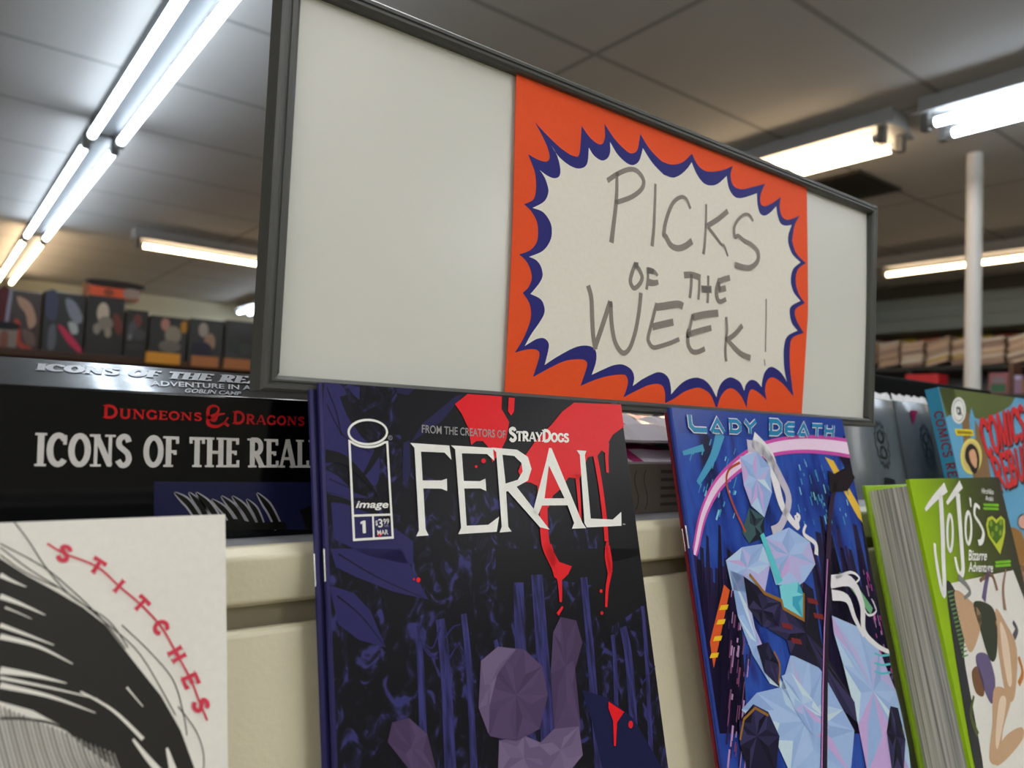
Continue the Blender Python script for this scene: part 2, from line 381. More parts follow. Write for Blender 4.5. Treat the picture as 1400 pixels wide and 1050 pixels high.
fixture('X', 5.70, 1.07, 2.35, WARM, 'single warm ceiling light running crosswise above the far shelf', 1, .8)
fixture('Y', -1.75, -1.3, 1.15, PLAIN, 'ceiling light out at the left of the comic display', s=1.3)
fixture('Y', -1.75, -3.85, -1.4, PLAIN, 'unseen ceiling light added behind the camera over the left aisle', s=1.35)  # added out of view to brighten the front of the sign
fixture('Y', 2.81, -3.85, -1.4, PLAIN, 'unseen ceiling light added behind the camera in the middle row', s=1.35)  # another unseen lamp put in for more light on the sign
# ceiling vent
t = thing('ceiling_vent', 'dark square ceiling vent behind the sign corner below the warm light', 'vent', Matrix.Translation((3.5, 1.92, CEIL)))
vm = pm('vent_dark', (48, 44, 40), .7); m = MB(); m.box(-.2, .2, -.14, .14, -.012, 0, vm); m.build('frame', t)
for i in range(7):
    m = MB(); y = -.11 + i * .036; m.hexa([(-.18, y, -.02), (.18, y, -.02), (.18, y + .004, -.02), (-.18, y + .004, -.02), (-.18, y + .018, -.012), (.18, y + .018, -.012), (.18, y + .022, -.012), (-.18, y + .022, -.012)], vm); m.build('slat', t)

# ------------------------------------------------------------------ display rack
cream = pm('rack_enamel', (226, 219, 192), .35, scale=8, vary=.02, coat=.2, bump=.12, bscale=450, gain=1.0)
deckm = pm('rack_deck', (160, 162, 168), .5, scale=600, vary=.12, gain=1.0)
ZD = EYE - .0505; LIPY = .288
TH = 13.0; P0 = Vector((.1254, .287, EYE + .0131)); RF = Frame(P0, TH)   # the slope the comics lean on
LEDGE = -.262
rack = thing('display_rack', 'cream metal display rack with lip, sloping back and narrow ledge under the sign', 'rack', Matrix.Translation((.3, .5, 0)))
def rk(m): m.v = [(x - .3, y - .5, z) for x, y, z in m.v]; return m
RL, RR = -1.0, 1.7
m = MB(); m.box(RL, RR, LIPY, .95, ZD - .004, ZD, deckm); rk(m).build('top_deck', rack)
m = MB(); m.prism([(LIPY - .0005, ZD - .0215), (LIPY - .0035, ZD - .0195), (LIPY - .0035, ZD - .003), (LIPY, ZD + .0006), (LIPY + .004, ZD + .0006), (LIPY + .004, ZD - .0215)], 0, RL, RR, cream); rk(m).build('shelf_lip', rack, .0012, 3)
m = MB(); m.box(RL, RR, .296, .31, ZD - .06, ZD - .004, pm('rack_recess', (176, 168, 145), .5)); rk(m).build('recess_strip', rack)
pt = Vector((0, .281, EYE - .0785)); dn = -RF.v; pb = pt + dn * ((pt - (RF.O + RF.v * LEDGE)).dot(RF.v))
q = [pt, pb, pb - RF.n * .012, pt - RF.n * .012]
m = MB(); m.prism([(p.y, p.z) for p in q], 0, RL, RR, cream); rk(m).build('sloping_back', rack, .003, 3)
lp = [RF.O + RF.v * b + RF.n * c for b, c in ((LEDGE, -.03), (LEDGE, .06), (LEDGE + .02, .062), (LEDGE + .02, .066), (LEDGE - .006, .066), (LEDGE - .006, -.03))]
m = MB(); m.prism([(p.y, p.z) for p in lp], 0, RL, RR, cream); rk(m).build('ledge', rack)
m = MB(); m.box(RL, RR, .32, .95, 0, ZD - .0045, pm('rack_body', (205, 198, 175), .5)); rk(m).build('body', rack)

# ------------------------------------------------------------------ sign holder
SY = .291
SF = Frame((.3352, SY, EYE + .0087), 0)
sign = thing('sign_holder', 'wide white sign in a dark grey frame above the comics', 'sign', SF.M)
XL, XR, ZT = .1025 - .3352, .569 - .3352, .1688
fm = pm('frame_plastic', (70, 71, 69), .42, vary=.22, scale=30, aniso=(1, 1, 8), gain=1.0); fm2 = pm('frame_edge', (112, 118, 124), .35, gain=1.0)
def rail(p0, p1, inn, wd):
    """one rail of the frame: a ridged channel running from p0 to p1, its inside towards inn"""
    p0, p1, inn = Vector((*p0, 0)), Vector((*p1, 0)), Vector((*inn, 0)); d = (p1 - p0).normalized()
    prof = [(0, -.013), (0, -.0012), (.0012, 0), (.0026, 0), (.003, -.0007), (.0036, -.0007), (.004, 0), (wd - .0016, 0), (wd - .0003, -.001), (wd, -.003), (wd, -.013)]
    m = MB(); n = len(prof); vs = []
    for P, k in ((p0, 1), (p1, -1)):
        for a, c in prof: vs.append(P + inn * a + d * a * k + Vector((0, 0, c)))
    m.add(vs, [tuple(range(n)), tuple(range(n, 2 * n))[::-1]] + [(i, n + i, n + (i + 1) % n, (i + 1) % n) for i in range(n)], fm)
    return m
RW = .0075
rail((XL, ZT), (XL, 0), (1, 0), RW).build('frame_rail', sign); rail((XL, 0), (XR, 0), (0, 1), RW * .85).build('frame_rail', sign)
rail((XR, 0), (XR, ZT), (-1, 0), RW).build('frame_rail', sign); rail((XR, ZT), (XL, ZT), (0, -1), RW * .85).build('frame_rail', sign)
m = MB(); white = pm('white_insert', (214, 215, 210), .28, vary=.015, gain=1.1, scale=8)
nx, nz = 48, 10; vs = []
for j in range(nz + 1):
    for i in range(nx + 1):
        a, b = i / nx, j / nz
        bow = .0014 * math.sin(math.pi * b) * (1 if a < .25 else 0.2) * math.sin(math.pi * min(1, a * 3.6)) + .0012 * max(0, (a - .82) / .18) * math.sin(math.pi * b)
        vs.append((XL + .004 + (XR - XL - .008) * a, .003 + (ZT - .006) * b, -.0055 + bow))
m.add(vs, [(j * (nx + 1) + i, j * (nx + 1) + i + 1, (j + 1) * (nx + 1) + i + 1, (j + 1) * (nx + 1) + i) for j in range(nz) for i in range(nx)], white, True)
m.build('insert_sheet', sign)
m = MB(); m.box(XL + .003, XR - .003, .003, ZT - .003, -.012, -.008, pm('back_board', (190, 190, 186), .5)); m.build('backing_board', sign)
m = MB(); m.box(-.075, -.06, ZD - EYE - .0087, .004, -.011, -.007, fm); m.build('bracket', sign); m = MB(); m.box(.06, .075, ZD - EYE - .0087, .004, -.011, -.007, fm); m.build('bracket', sign)

# price card
CZ = -.0032
cf = Frame(SF.O + Vector((0, -CZ, 0)), 0)
card = thing('paper_card', 'orange paper card with navy starburst and handwritten marker words in the sign', 'card', cf.M)
orange, navy, paper = pr(232, 82, 34, .55), pr(38, 38, 118, .5), pr(226, 222, 212, .5); ink = pm('marker', (130, 122, 116), .5, vary=.1, scale=200); ink2 = pm('marker_overlap', (98, 92, 88), .5, vary=.1, scale=200)
z1, z2, z3, z4, z5, z6 = [Zm(cf, x, y, 1400 / 220) for x, y in ((690, 150), (900, 170), (690, 310), (690, 430), (900, 310), (900, 430))]
m = MB()
L_, R_ = cf.px(704.5, 97)[0], cf.px(1101, 300)[0]
edgeL = [(cf.px(690, 531)[0], .004), (cf.px(693, 480)[0], .03), (cf.px(700, 330)[0], .085), (cf.px(706, 95)[0], .166)]
edgeR = [(cf.px(1103, 256)[0], .166), (cf.px(1105, 400)[0], .085), (cf.px(1103, 450)[0], .06), (cf.px(1096, 568)[0], .004)]
m.poly(spl(edgeL) + spl(edgeR), 0, orange); m.poly(spl(edgeL) + spl(edgeR), -.0003, orange)
out = (spl(z1([(262, 108), (380, 235), (500, 345), (600, 403), (650, 380), (668, 140)])) + spl(z1([(668, 140), (735, 235), (800, 292), (848, 298), (872, 235), (867, 122)]))
 + spl(z1([(867, 122), (960, 260), (1060, 360), (1110, 380), (1155, 345), (1178, 210)])) + spl(z1([(1178, 210), (1260, 340), (1350, 435)]) + z2([(60, 335), (125, 350), (210, 330), (292, 255)]))
 + spl(z2([(292, 255), (340, 350), (400, 402), (480, 412), (570, 395), (648, 360)])) + spl(z2([(648, 360), (628, 440), (650, 530), (720, 565), (820, 545), (928, 517)]))
 + spl(z2([(928, 517), (890, 610), (890, 690), (930, 712), (1000, 680), (1064, 632)])) + spl(z2([(1064, 632), (1055, 720), (1075, 800), (1120, 830), (1180, 815), (1228, 795)]))
 + spl(z2([(1228, 795), (1185, 880), (1165, 1000)]) + z5([(1165, 130), (1200, 230), (1283, 317)])) + spl(z5([(1283, 317), (1215, 370), (1195, 470), (1220, 580), (1275, 665)]))
 + spl(z5([(1275, 665), (1200, 710), (1187, 760), (1210, 830), (1265, 925)])) + spl(z6([(1265, 160), (1170, 200), (1145, 280), (1145, 450), (1160, 600), (1175, 712)]))
 + spl(z6([(1175, 712), (1080, 600), (1000, 548), (950, 570), (928, 650), (940, 742)])) + spl(z6([(940, 742), (880, 685), (825, 652), (795, 665), (775, 740), (770, 815)]))
 + spl(z6([(770, 815), (720, 710), (650, 645), (590, 655), (540, 720), (512, 806)])) + spl(z6([(500, 806), (455, 700), (390, 648), (330, 637), (230, 670), (130, 735), (60, 770)]))
 + spl(z4([(1395, 762), (1395, 690), (1375, 625), (1330, 603), (1250, 615), (1150, 660), (1032, 720)])) + spl(z4([(1032, 720), (1070, 610), (1060, 540), (1020, 522), (900, 535), (780, 570), (658, 622)]))
 + spl(z4([(658, 622), (715, 450), (700, 400), (640, 388), (520, 405), (380, 470), (245, 545)])) + spl(z4([(245, 545), (300, 370), (290, 315), (240, 300), (170, 308), (88, 332)]))
 + spl(z4([(88, 332), (150, 230), (200, 120)]) + z3([(228, 780), (215, 670), (157, 575)])) + spl(z3([(157, 575), (210, 520), (235, 440), (215, 350), (175, 285), (124, 242)]))
 + spl(z3([(124, 242), (220, 205), (275, 140), (290, 60)]) + z1([(280, 980), (235, 890), (168, 822)])) + spl(z1([(168, 822), (250, 780), (272, 680), (265, 560), (240, 480), (202, 388)]))
 + spl(z1([(202, 388), (290, 435), (360, 452), (390, 420), (375, 340), (330, 235), (262, 108)])))
inn = (spl(z1([(398, 302), (470, 410), (570, 490), (655, 512), (715, 470), (730, 330)])) + spl(z1([(730, 330), (775, 400), (840, 442), (890, 425), (915, 370), (914, 280)]))
 + spl(z1([(914, 280), (980, 390), (1060, 465), (1120, 482), (1170, 440), (1200, 335)])) + spl(z1([(1200, 335), (1280, 460), (1370, 555)]) + z2([(60, 445), (125, 465), (190, 440), (250, 385), (288, 330)]))
 + spl(z2([(288, 330), (330, 430), (390, 510), (455, 533), (520, 515), (592, 450)])) + spl(z2([(592, 450), (610, 550), (650, 620), (700, 643), (770, 630), (856, 600)]))
 + spl(z2([(856, 600), (860, 690), (880, 770), (920, 795), (970, 770), (1024, 712)])) + spl(z2([(1024, 712), (1035, 790), (1060, 860), (1105, 882), (1158, 875)]))
 + spl(z2([(1158, 875), (1130, 960), (1130, 1040)]) + z5([(1165, 240), (1235, 310)])) + spl(z5([(1235, 310), (1170, 370), (1150, 470), (1175, 570), (1235, 645)]))
 + spl(z5([(1235, 645), (1155, 690), (1140, 750), (1160, 840), (1210, 905)])) + spl(z6([(1210, 140), (1120, 190), (1090, 290), (1090, 430), (1105, 540), (1120, 588)]))
 + spl(z6([(1120, 588), (1060, 500), (980, 455), (925, 500), (900, 590), (898, 632)])) + spl(z6([(898, 632), (850, 580), (800, 570), (760, 610), (745, 665)]))
 + spl(z6([(745, 665), (710, 590), (630, 547), (560, 580), (520, 650), (504, 720)])) + spl(z6([(504, 720), (450, 620), (390, 565), (310, 550), (210, 590), (108, 695)]))
 + spl(z6([(108, 695), (108, 640), (90, 560), (50, 515), (0, 502)]) + z4([(1290, 515), (1200, 560), (1112, 622)])) + spl(z4([(1112, 622), (1125, 550), (1100, 480), (1030, 437), (950, 440), (850, 480), (755, 525)]))
 + spl(z4([(755, 525), (790, 420), (795, 340), (770, 290), (700, 270), (600, 290), (450, 370), (345, 440)])) + spl(z4([(345, 440), (375, 320), (380, 250), (340, 207), (280, 212), (220, 245), (172, 275)]))
 + spl(z4([(172, 275), (230, 170), (300, 70)]) + z3([(340, 760), (343, 700), (310, 630), (222, 585)])) + spl(z3([(222, 585), (300, 490), (328, 420), (310, 340), (270, 290), (210, 262)]))
 + spl(z3([(210, 262), (330, 210), (395, 120), (408, 30)]) + z1([(390, 970), (330, 890), (240, 855)])) + spl(z1([(240, 855), (340, 800), (378, 720), (365, 640), (340, 580), (302, 525)]))
 + spl(z1([(302, 525), (370, 575), (430, 597), (475, 575), (480, 500), (450, 390), (398, 302)])))
def dedupe(p):
    o = []
    for q in p:
        if not o or math.hypot(q[0] - o[-1][0], q[1] - o[-1][1]) > 1e-5: o.append(q)
    return o
m.poly(dedupe(out), .0001, navy); m.poly(dedupe(inn), .0002, paper)
m.build('card', card)
def pen(name, strokes, joins=()):
    m = MB(); z = .0003
    for k, (pts, wd) in enumerate(strokes):
        q = spl(pts, 5); n = len(q)
        if hasattr(wd, '__len__'): wd = [wd[0] + (wd[1] - wd[0]) * i / (n - 1) for i in range(n)]
        m.ribbon(q, wd, z + .00003 * k, ink)
    for pts, wd in joins: m.ribbon(pts, wd, .0006, ink2)
    return m.build(name, card)
W = lambda k: z1.w(k) * 1.08
pen('marker_word', [
 (z1([(972, 550), (972, 700), (962, 850), (938, 1050)]) + z3([(925, 140)]), (W(28), W(46))),
 (z1([(890, 618), (985, 556), (1080, 520), (1150, 535), (1203, 610), (1188, 690), (1100, 760), (975, 805)]), W(36)),
 (z1([(1308, 645), (1302, 850), (1292, 1050)]) + z3([(1278, 170)]), (W(24), W(36))),
 (z2([(275, 735), (240, 652), (190, 635), (120, 690), (65, 830), (45, 950)]) + z5([(65, 90), (105, 160), (165, 188), (230, 170), (290, 125)]), (W(26), W(54))),
 (z2([(412, 695), (410, 850), (398, 1050)]) + z5([(387, 240)]), (W(22), W(34))), (z2([(600, 755), (510, 830), (420, 885)]), W(44)),
 (z2([(425, 890), (480, 960), (540, 1040)]) + z5([(570, 170), (600, 258)]), (W(30), W(18))),
 (z2([(820, 842), (790, 792), (745, 785), (690, 830), (655, 900), (662, 980)]) + z5([(690, 80), (740, 120), (810, 160), (862, 220), (858, 300), (800, 355), (740, 355), (660, 332)]), (W(20), W(52)))],
 [(z1([(974, 545), (974, 580)]), W(30)), (z1([(966, 785), (966, 820)]), W(36))])
pen('marker_word', [
 (z3([(1138, 315), (1105, 400), (1090, 480), (1122, 535), (1170, 500), (1192, 440), (1165, 370), (1135, 335)]), W(36)),
 (z3([(1240, 355), (1242, 450), (1230, 548)]), W(28)), (z3([(1240, 378), (1290, 388), (1328, 425)]), (W(48), W(22))), (z3([(1242, 482), (1290, 490), (1332, 482)]), (W(58), W(36))),
],[(z3([(1138, 310), (1140, 360)]), W(44)), (z3([(1240, 380), (1290, 390)]), W(40))])
pen('marker_word', [
 (z5([(220, 422), (290, 420), (365, 445)]), W(52)), (z5([(285, 410), (282, 520), (270, 622)]), W(32)),
 (z5([(354, 430), (352, 540), (345, 635)]), W(28)), (z5([(430, 425), (430, 560), (424, 665)]), W(28)), (z5([(370, 543), (460, 546)]), W(58)),
 (z5([(528, 455), (502, 540), (508, 620), (535, 652), (585, 630)]), W(38)), (z5([(515, 478), (580, 455), (618, 445)]), W(48)), (z5([(515, 552), (582, 535)]), W(50))],
 [(z5([(380, 545), (450, 546)]), W(46)), (z5([(280, 412), (282, 446)]), W(34)), (z5([(518, 480), (530, 560)]), W(30))])
pen('marker_word', [
 (z3([(722, 512), (750, 620), (758, 800), (768, 960)]) + z4([(788, 305)]), W(40)), (z3([(785, 1040), (850, 850), (915, 650)]), W(42)),
 (z3([(918, 660), (928, 850), (960, 1010)]) + z4([(1025, 335), (1085, 290), (1130, 160)]) + z3([(1155, 800), (1172, 680), (1180, 575)]), W(38)),
 (z3([(1318, 665), (1272, 850), (1245, 960)]) + z4([(1250, 240), (1285, 285)]) + z6([(0, 280), (100, 248), (178, 215)]), (W(32), W(36))),
 (z3([(1315, 700), (1380, 692)]) + z5([(100, 682), (175, 676), (210, 695)]), W(58)), (z3([(1280, 872), (1380, 848)]) + z5([(126, 830)]), W(54)),
 (z5([(295, 765), (270, 880), (255, 950)]) + z6([(250, 160), (256, 260), (290, 320), (340, 325), (400, 298)]), (W(30), W(42))),
 (z5([(295, 788), (400, 765), (516, 752)]), W(58)), (z5([(258, 935), (350, 908), (456, 880)]), W(48)),
 (z5([(585, 785), (592, 900), (582, 1000)]) + z6([(578, 320), (586, 408)]), W(28)), (z5([(725, 860), (660, 935), (590, 985)]), W(44)),
 (z6([(592, 215), (660, 290), (720, 345), (795, 378)]), (W(34), W(50)))],
 [(z5([(293, 765), (292, 808)]), W(36)), (z5([(262, 915), (266, 950)]), W(40)), (z5([(586, 960), (584, 1000)]), W(34)), (z3([(912, 650), (920, 700)]), W(34))])
pen('marker_exclamation', [(z5([(935, 628), (934, 800), (930, 1000)]) + z6([(929, 325)]), (W(18), W(18))), (z6([(918, 390), (926, 448)]), W(14))])

# ------------------------------------------------------------------ comics and books on the rack
paperm = noisemat('page_edges', [(.35, (205, 200, 190)), (.65, (232, 228, 220))], 900, (1, 1, .05), .7)
staplem = pm('staple_wire', (215, 215, 220), .25, metal=1)
def place(px_top, c, H=None, tilt=TH):
    """frame whose origin is the lower left corner of a cover standing on the ledge, cover c in front of the slope"""
    a, b = RF.px(*px_top, c)
    O = RF.O + RF.u * a + RF.v * (LEDGE + .0004) + RF.n * c
    return Frame(O, tilt), b - LEDGE - .0004
def comic(name, label, fr, wd, H, base, spine, back=None):
    """a stapled comic: back cover, pages, front cover with the print, two staples in the fold"""
    t = thing(name, label, 'comic book', fr.M, None)
    m = MB(); m.box(.0006, wd - .0008, .0008, H - .001, -.0026, -.0005, paperm); m.build('pages', t)
    m = MB(); m.box(0, wd, 0, H, -.0031, -.0026, base); m.build('back_cover', t)
    c = MB(); c.box(0, wd, 0, H, -.0005, 0, base); c.prism([(0, -.0031), (-.0011, -.0024), (-.0014, -.0016), (-.0011, -.0006), (0, 0)], 1, 0, H, spine)
    for y in (H * .73, H * .27):
        s = MB(); s.cyl((-.0013, y - .006, -.0012), (-.0013, y + .006, -.0012), .00045, staplem, 8); s.build('staple', t)
    return t, c

# --- night forest comic
fr, H = place((440, 523), 0)
wd = fr.px(848, 553)[0]
forest = noisemat('forest_print', [(.5, (17, 17, 25)), (.58, (28, 28, 50)), (.64, (52, 52, 108))], 130, (1, .7, 1), .3, 10, dist=1.2)
nv = pr(42, 40, 92); nv2 = pr(34, 33, 74); blk = pr(19, 19, 25); red = pr(222, 28, 38); wh = pr(232, 232, 228); gr = pr(150, 148, 150); trunk = noisemat('trunk_print', [(.35, (30, 30, 60)), (.6, (58, 57, 118))], 90, (6, .6, 1), .3)
ft, m = comic('comic_book', 'dark blue night forest comic with red splashes and big white title', fr, wd, H, forest, nv)
A, B = Zm(fr, 420, 510, 1400 / 460), Zm(fr, 430, 750, 2.8)
LV = lambda k: .00008 * k
def P(zm, pts, mat, lv, smooth=False): m.poly(zm(spl(pts, 5, True) if smooth else pts), LV(lv), mat)
def RB(zm, pts, wd_, mat, lv, smooth=True):
    q = zm(spl(pts, 5) if smooth else pts); n = len(q)
    ww = [zm.w(wd_[0] + (wd_[1] - wd_[0]) * i / (n - 1)) for i in range(n)] if hasattr(wd_, '__len__') else zm.w(wd_)
    m.ribbon(q, ww, LV(lv), mat)
rf = random.Random(5)
def crystal(zm, pts, ctr, cols, lv):
    n = len(pts)
    for i in range(n):
        a, b = pts[i], pts[(i + 1) % n]; mid = ((a[0] + b[0]) / 2 * .55 + ctr[0] * .45, (a[1] + b[1]) / 2 * .55 + ctr[1] * .45)
        for tri in ((a, b, mid), (a, mid, ctr), (mid, b, ctr)): P(zm, tri, rf.choice(cols), lv)
# black mass and dark stems
P(A, [(370, 62), (1310, 132), (1390, 760), (1250, 790), (1180, 560), (900, 480), (640, 500), (400, 380)], blk, 1)
P(B, [(690, 0), (1270, 0), (1285, 200), (1120, 310), (1060, 140), (860, 110), (700, 205)], blk, 1)
for x, w_, x2, y0 in ((780, 60, 800, 130), (850, 70, 900, 100), (480, 46, 520, 270), (570, 30, 610, 250), (1030, 46, 1090, 110), (1180, 50, 1230, 300), (1255, 28, 1290, 220), (1140, 26, 1160, 330), (390, 30, 420, 300), (690, 26, 720, 350)):
    RB(B, [(x, y0), ((x + x2) / 2, 450), (x2, 850)], (w_ * .8, w_), trunk, 2)
for a in ([(480, 300), (450, 380), (410, 350)], [(500, 340), (530, 300), (560, 290)], [(1250, 520), (1290, 470), (1310, 440)], [(470, 420), (430, 400), (395, 330)], [(515, 420), (545, 370)]):
    RB(B, a, (9, 3), nv, 3)
# broad leaves down the left
P(A, [(72, 38), (150, 60), (175, 150), (215, 250), (290, 330), (300, 420), (275, 470), (200, 400), (120, 370), (75, 360)], nv, 2, True)
P(A, [(165, 52), (218, 58), (216, 112), (190, 92)], nv, 3); P(A, [(370, 62), (445, 66), (420, 92), (375, 84)], nv2, 2)
P(A, [(75, 400), (130, 430), (200, 500), (260, 520), (180, 520), (75, 490)], nv, 2)
for pts, w_ in (([(75, 345), (150, 360), (230, 430), (300, 520)], (46, 4)), ([(72, 520), (160, 535), (300, 600)], (30, 4)), ([(150, 95), (190, 200), (290, 330)], (30, 6)), ([(330, 250), (270, 370), (230, 430)], (36, 8)), ([(80, 130), (150, 260), (260, 330)], (3, 3)), ([(80, 60), (120, 160), (140, 260)], (3, 3)), ([(90, 440), (180, 480), (250, 500)], (3, 3))): RB(A, pts, w_, blk, 4)
P(A, [(400, 290), (425, 280), (430, 400), (415, 480), (395, 440)], nv2, 2)
P(A, [(95, 500), (180, 520), (300, 600), (440, 700), (440, 800), (250, 760), (110, 690)], nv, 2)
P(A, [(620, 95), (650, 90), (560, 200), (430, 290), (480, 210)], nv2, 2)
P(B, [(60, 0), (330, 0), (390, 110), (435, 195), (300, 165), (150, 105), (80, 70)], nv, 2)
P(B, [(55, 140), (150, 170), (215, 240), (272, 378), (170, 350), (90, 290)], nv, 2)
for pts in ([(90, 20), (240, 110), (420, 190)], [(85, 180), (180, 260), (265, 370)]): RB(B, pts, (5, 2), blk, 3)
P(B, [(1020, 540), (1120, 570), (1220, 650), (1330, 840), (1100, 840), (1060, 660)], pr(24, 27, 66), 3)
# pale standing stones in place of the figure
mauve = [pr(*c) for c in ((76, 60, 94), (84, 67, 102), (70, 55, 87), (80, 64, 98))]; lilac = [pr(*c) for c in ((110, 94, 128), (102, 86, 120), (116, 100, 134))]
crystal(B, [(635, 430), (700, 375), (800, 385), (870, 450), (892, 560), (860, 690), (770, 738), (670, 718), (626, 610)], (770, 560), mauve, 4)
crystal(B, [(635, 430), (700, 375), (770, 385), (700, 470), (668, 600), (665, 712), (626, 610)], (670, 520), lilac, 5)
crystal(B, [(912, 320), (940, 262), (1000, 275), (1024, 360), (996, 460), (1018, 690), (915, 700), (902, 480)], (960, 450), mauve, 4)
crystal(B, [(915, 690), (1010, 680), (1025, 790), (960, 870), (880, 870), (855, 750)], (940, 770), lilac, 5)
crystal(B, [(705, 735), (800, 715), (880, 750), (960, 870), (700, 870)], (800, 800), lilac, 4)
crystal(B, [(278, 740), (296, 665), (360, 648), (430, 710), (470, 870), (380, 870)], (370, 760), mauve, 4)
# red splashes
P(A, [(665, 88), (808, 98), (806, 150), (838, 205), (826, 275), (800, 330), (768, 372), (752, 310), (728, 283), (700, 284), (680, 300), (668, 230), (640, 170), (612, 130)], red, 6)
P(A, [(836, 103), (861, 105), (858, 160), (846, 178), (833, 160)], red, 6)
P(A, [(1108, 124), (1304, 132), (1318, 222), (1268, 258), (1245, 300), (1240, 335), (1222, 322), (1205, 345), (1165, 350), (1130, 440), (1085, 435), (1050, 485), (1020, 510), (1000, 562), (960, 540), (955, 470), (925, 455), (895, 455), (875, 408), (900, 350), (950, 280), (1010, 220), (1060, 160)], red, 6)
RB(A, [(1246, 290), (1244, 350), (1247, 415)], (24, 16), red, 6); RB(A, [(1195, 340), (1215, 450), (1235, 600), (1243, 700)], (26, 24), red, 6); RB(A, [(1120, 420), (1130, 540), (1136, 645)], (24, 8), red, 6)
RB(A, [(980, 540), (988, 700), (1020, 780), (1050, 830)], (40, 50), red, 6)
RB(A, [(1248, 702), (1243, 760), (1258, 830)], (14, 30), red, 6)
RB(B, [(890, -10), (915, 60), (935, 120), (940, 205)], (44, 12), red, 6); P(B, [(905, 75), (930, 50), (982, 68), (968, 98), (940, 125), (915, 110)], red, 7); RB(B, [(928, 252), (948, 222)], (16, 8), red, 6)
RB(B, [(1118, -10), (1130, 70), (1118, 150), (1114, 224)], (30, 12), red, 6)
for x, y, r in ((1097, 247, 6), (1094, 163, 6), (395, 120, 8), (378, 117, 4)): P(B, arc(x, y, r, r * 1.2, 0, 330, 8), red, 7)
for x, y, r in ((700, 390, 6), (731, 366, 10)): P(A, arc(x, y, r, r, 0, 330, 10), red, 7)
P(B, [(1122, 585), (1182, 625), (1155, 665), (1150, 755), (1143, 755), (1140, 660), (1122, 610)], red, 7); P(B, arc(1207, 673, 9, 15, 0, 330, 9), red, 7)
# title
for pts, holes in (
 ([(425, 292), (588, 303), (597, 362), (568, 332), (470, 328), (477, 448), (555, 448), (578, 440), (579, 492), (555, 482), (480, 481), (489, 650), (502, 676), (450, 680), (462, 655), (443, 312)], ()),
 ([(595, 302), (770, 313), (775, 366), (745, 338), (640, 335), (648, 450), (715, 451), (738, 440), (742, 492), (718, 481), (650, 481), (660, 636), (750, 632), (795, 598), (785, 661), (625, 671), (637, 645), (612, 318)], ()),
 ([(763, 311), (870, 320), (915, 350), (930, 400), (915, 448), (868, 474), (1005, 652), (965, 642), (832, 492), (824, 494), (833, 640), (847, 660), (797, 664), (806, 640), (783, 330)], ([(809, 341), (858, 346), (888, 375), (893, 410), (873, 445), (822, 461)],)),
 ([(1003, 313), (1013, 313), (1141, 622), (1157, 646), (1098, 648), (1107, 624), (1080, 551), (973, 552), (958, 590), (935, 580), (990, 370)], ([(1002, 385), (1067, 522), (984, 522)],)),
 ([(1118, 322), (1158, 325), (1152, 342), (1176, 606), (1268, 610), (1303, 578), (1304, 636), (1160, 643), (1150, 625), (1131, 342)], ())):
    m.poly(A(pts), LV(8), wh, [A(h) for h in holes])
font(m, 'FROM THE CREATORS OF', A([(474, 216), (822, 240), (822, 273), (474, 250)]), LV(8), gr, .012)
lettering(m, 'StrayDogs', A([(836, 228), (1086, 244), (1086, 288), (836, 284)]), LV(8), wh, .26, .14, .34, .76, gap=-.02)
font(m, 'TM', A([(1308, 627), (1319, 627), (1319, 633), (1308, 633)]), LV(8), wh)
I = Zm(fr, 440, 560, 663 / 120)
m.ribbon(I(arc(342, 172, 145, 92, 0, 360, 36)[:-1]), I.w(16), LV(8), wh, True)
m.ribbon(I([(203, 240), (238, 985), (530, 967), (488, 248)] + arc(345, 205, 146, 80, 35, 145, 12)), I.w(16), LV(8), wh, True)
m.ribbon(I([(229, 803), (518, 794)]), I.w(15), LV(8), wh); m.ribbon(I([(380, 800), (387, 975)]), I.w(14), LV(8), wh)
font(m, 'image', I([(262, 692), (500, 692), (494, 762), (246, 762)]), LV(8), wh, .025, .1)
m.poly(I([(286, 850), (306, 840), (324, 839), (328, 934), (304, 936), (300, 862), (287, 868)]), LV(8), wh)
font(m, '$', I([(398, 838), (416, 838), (418, 880), (400, 880)]), LV(8), wh, .02); font(m, '3', I([(418, 828), (452, 826), (456, 890), (422, 892)]), LV(8), wh, .015)
font(m, '99', I([(458, 826), (502, 824), (504, 864), (460, 866)]), LV(8), wh, .01); font(m, 'US', I([(468, 870), (496, 869), (497, 886), (469, 887)]), LV(8), gr, .01); font(m, 'MAR', I([(412, 912), (494, 908), (496, 944), (414, 948)]), LV(9), wh, .012)
P(I, arc(430, 940, 18, 20, 0, 340, 10), red, 8); m.ribbon(I(arc(511, 215, 15, 16, 0, 360, 14)[:-1]), I.w(4), LV(8), gr, True); font(m, 'R', I([(504, 205), (519, 205), (519, 225), (504, 225)]), LV(8), gr)
m.trim = (0, wd, 0, H); m.build('front_cover', ft)
fr2 = Frame(fr.O - fr.n * .0036 - fr.u * .0024 - fr.v * .0, TH)
t2, c2 = comic('comic_book', 'second dark blue comic directly behind the red splashed one, showing only its spine', fr2, wd, H - .002, nv2, nv); c2.build('front_cover', t2)

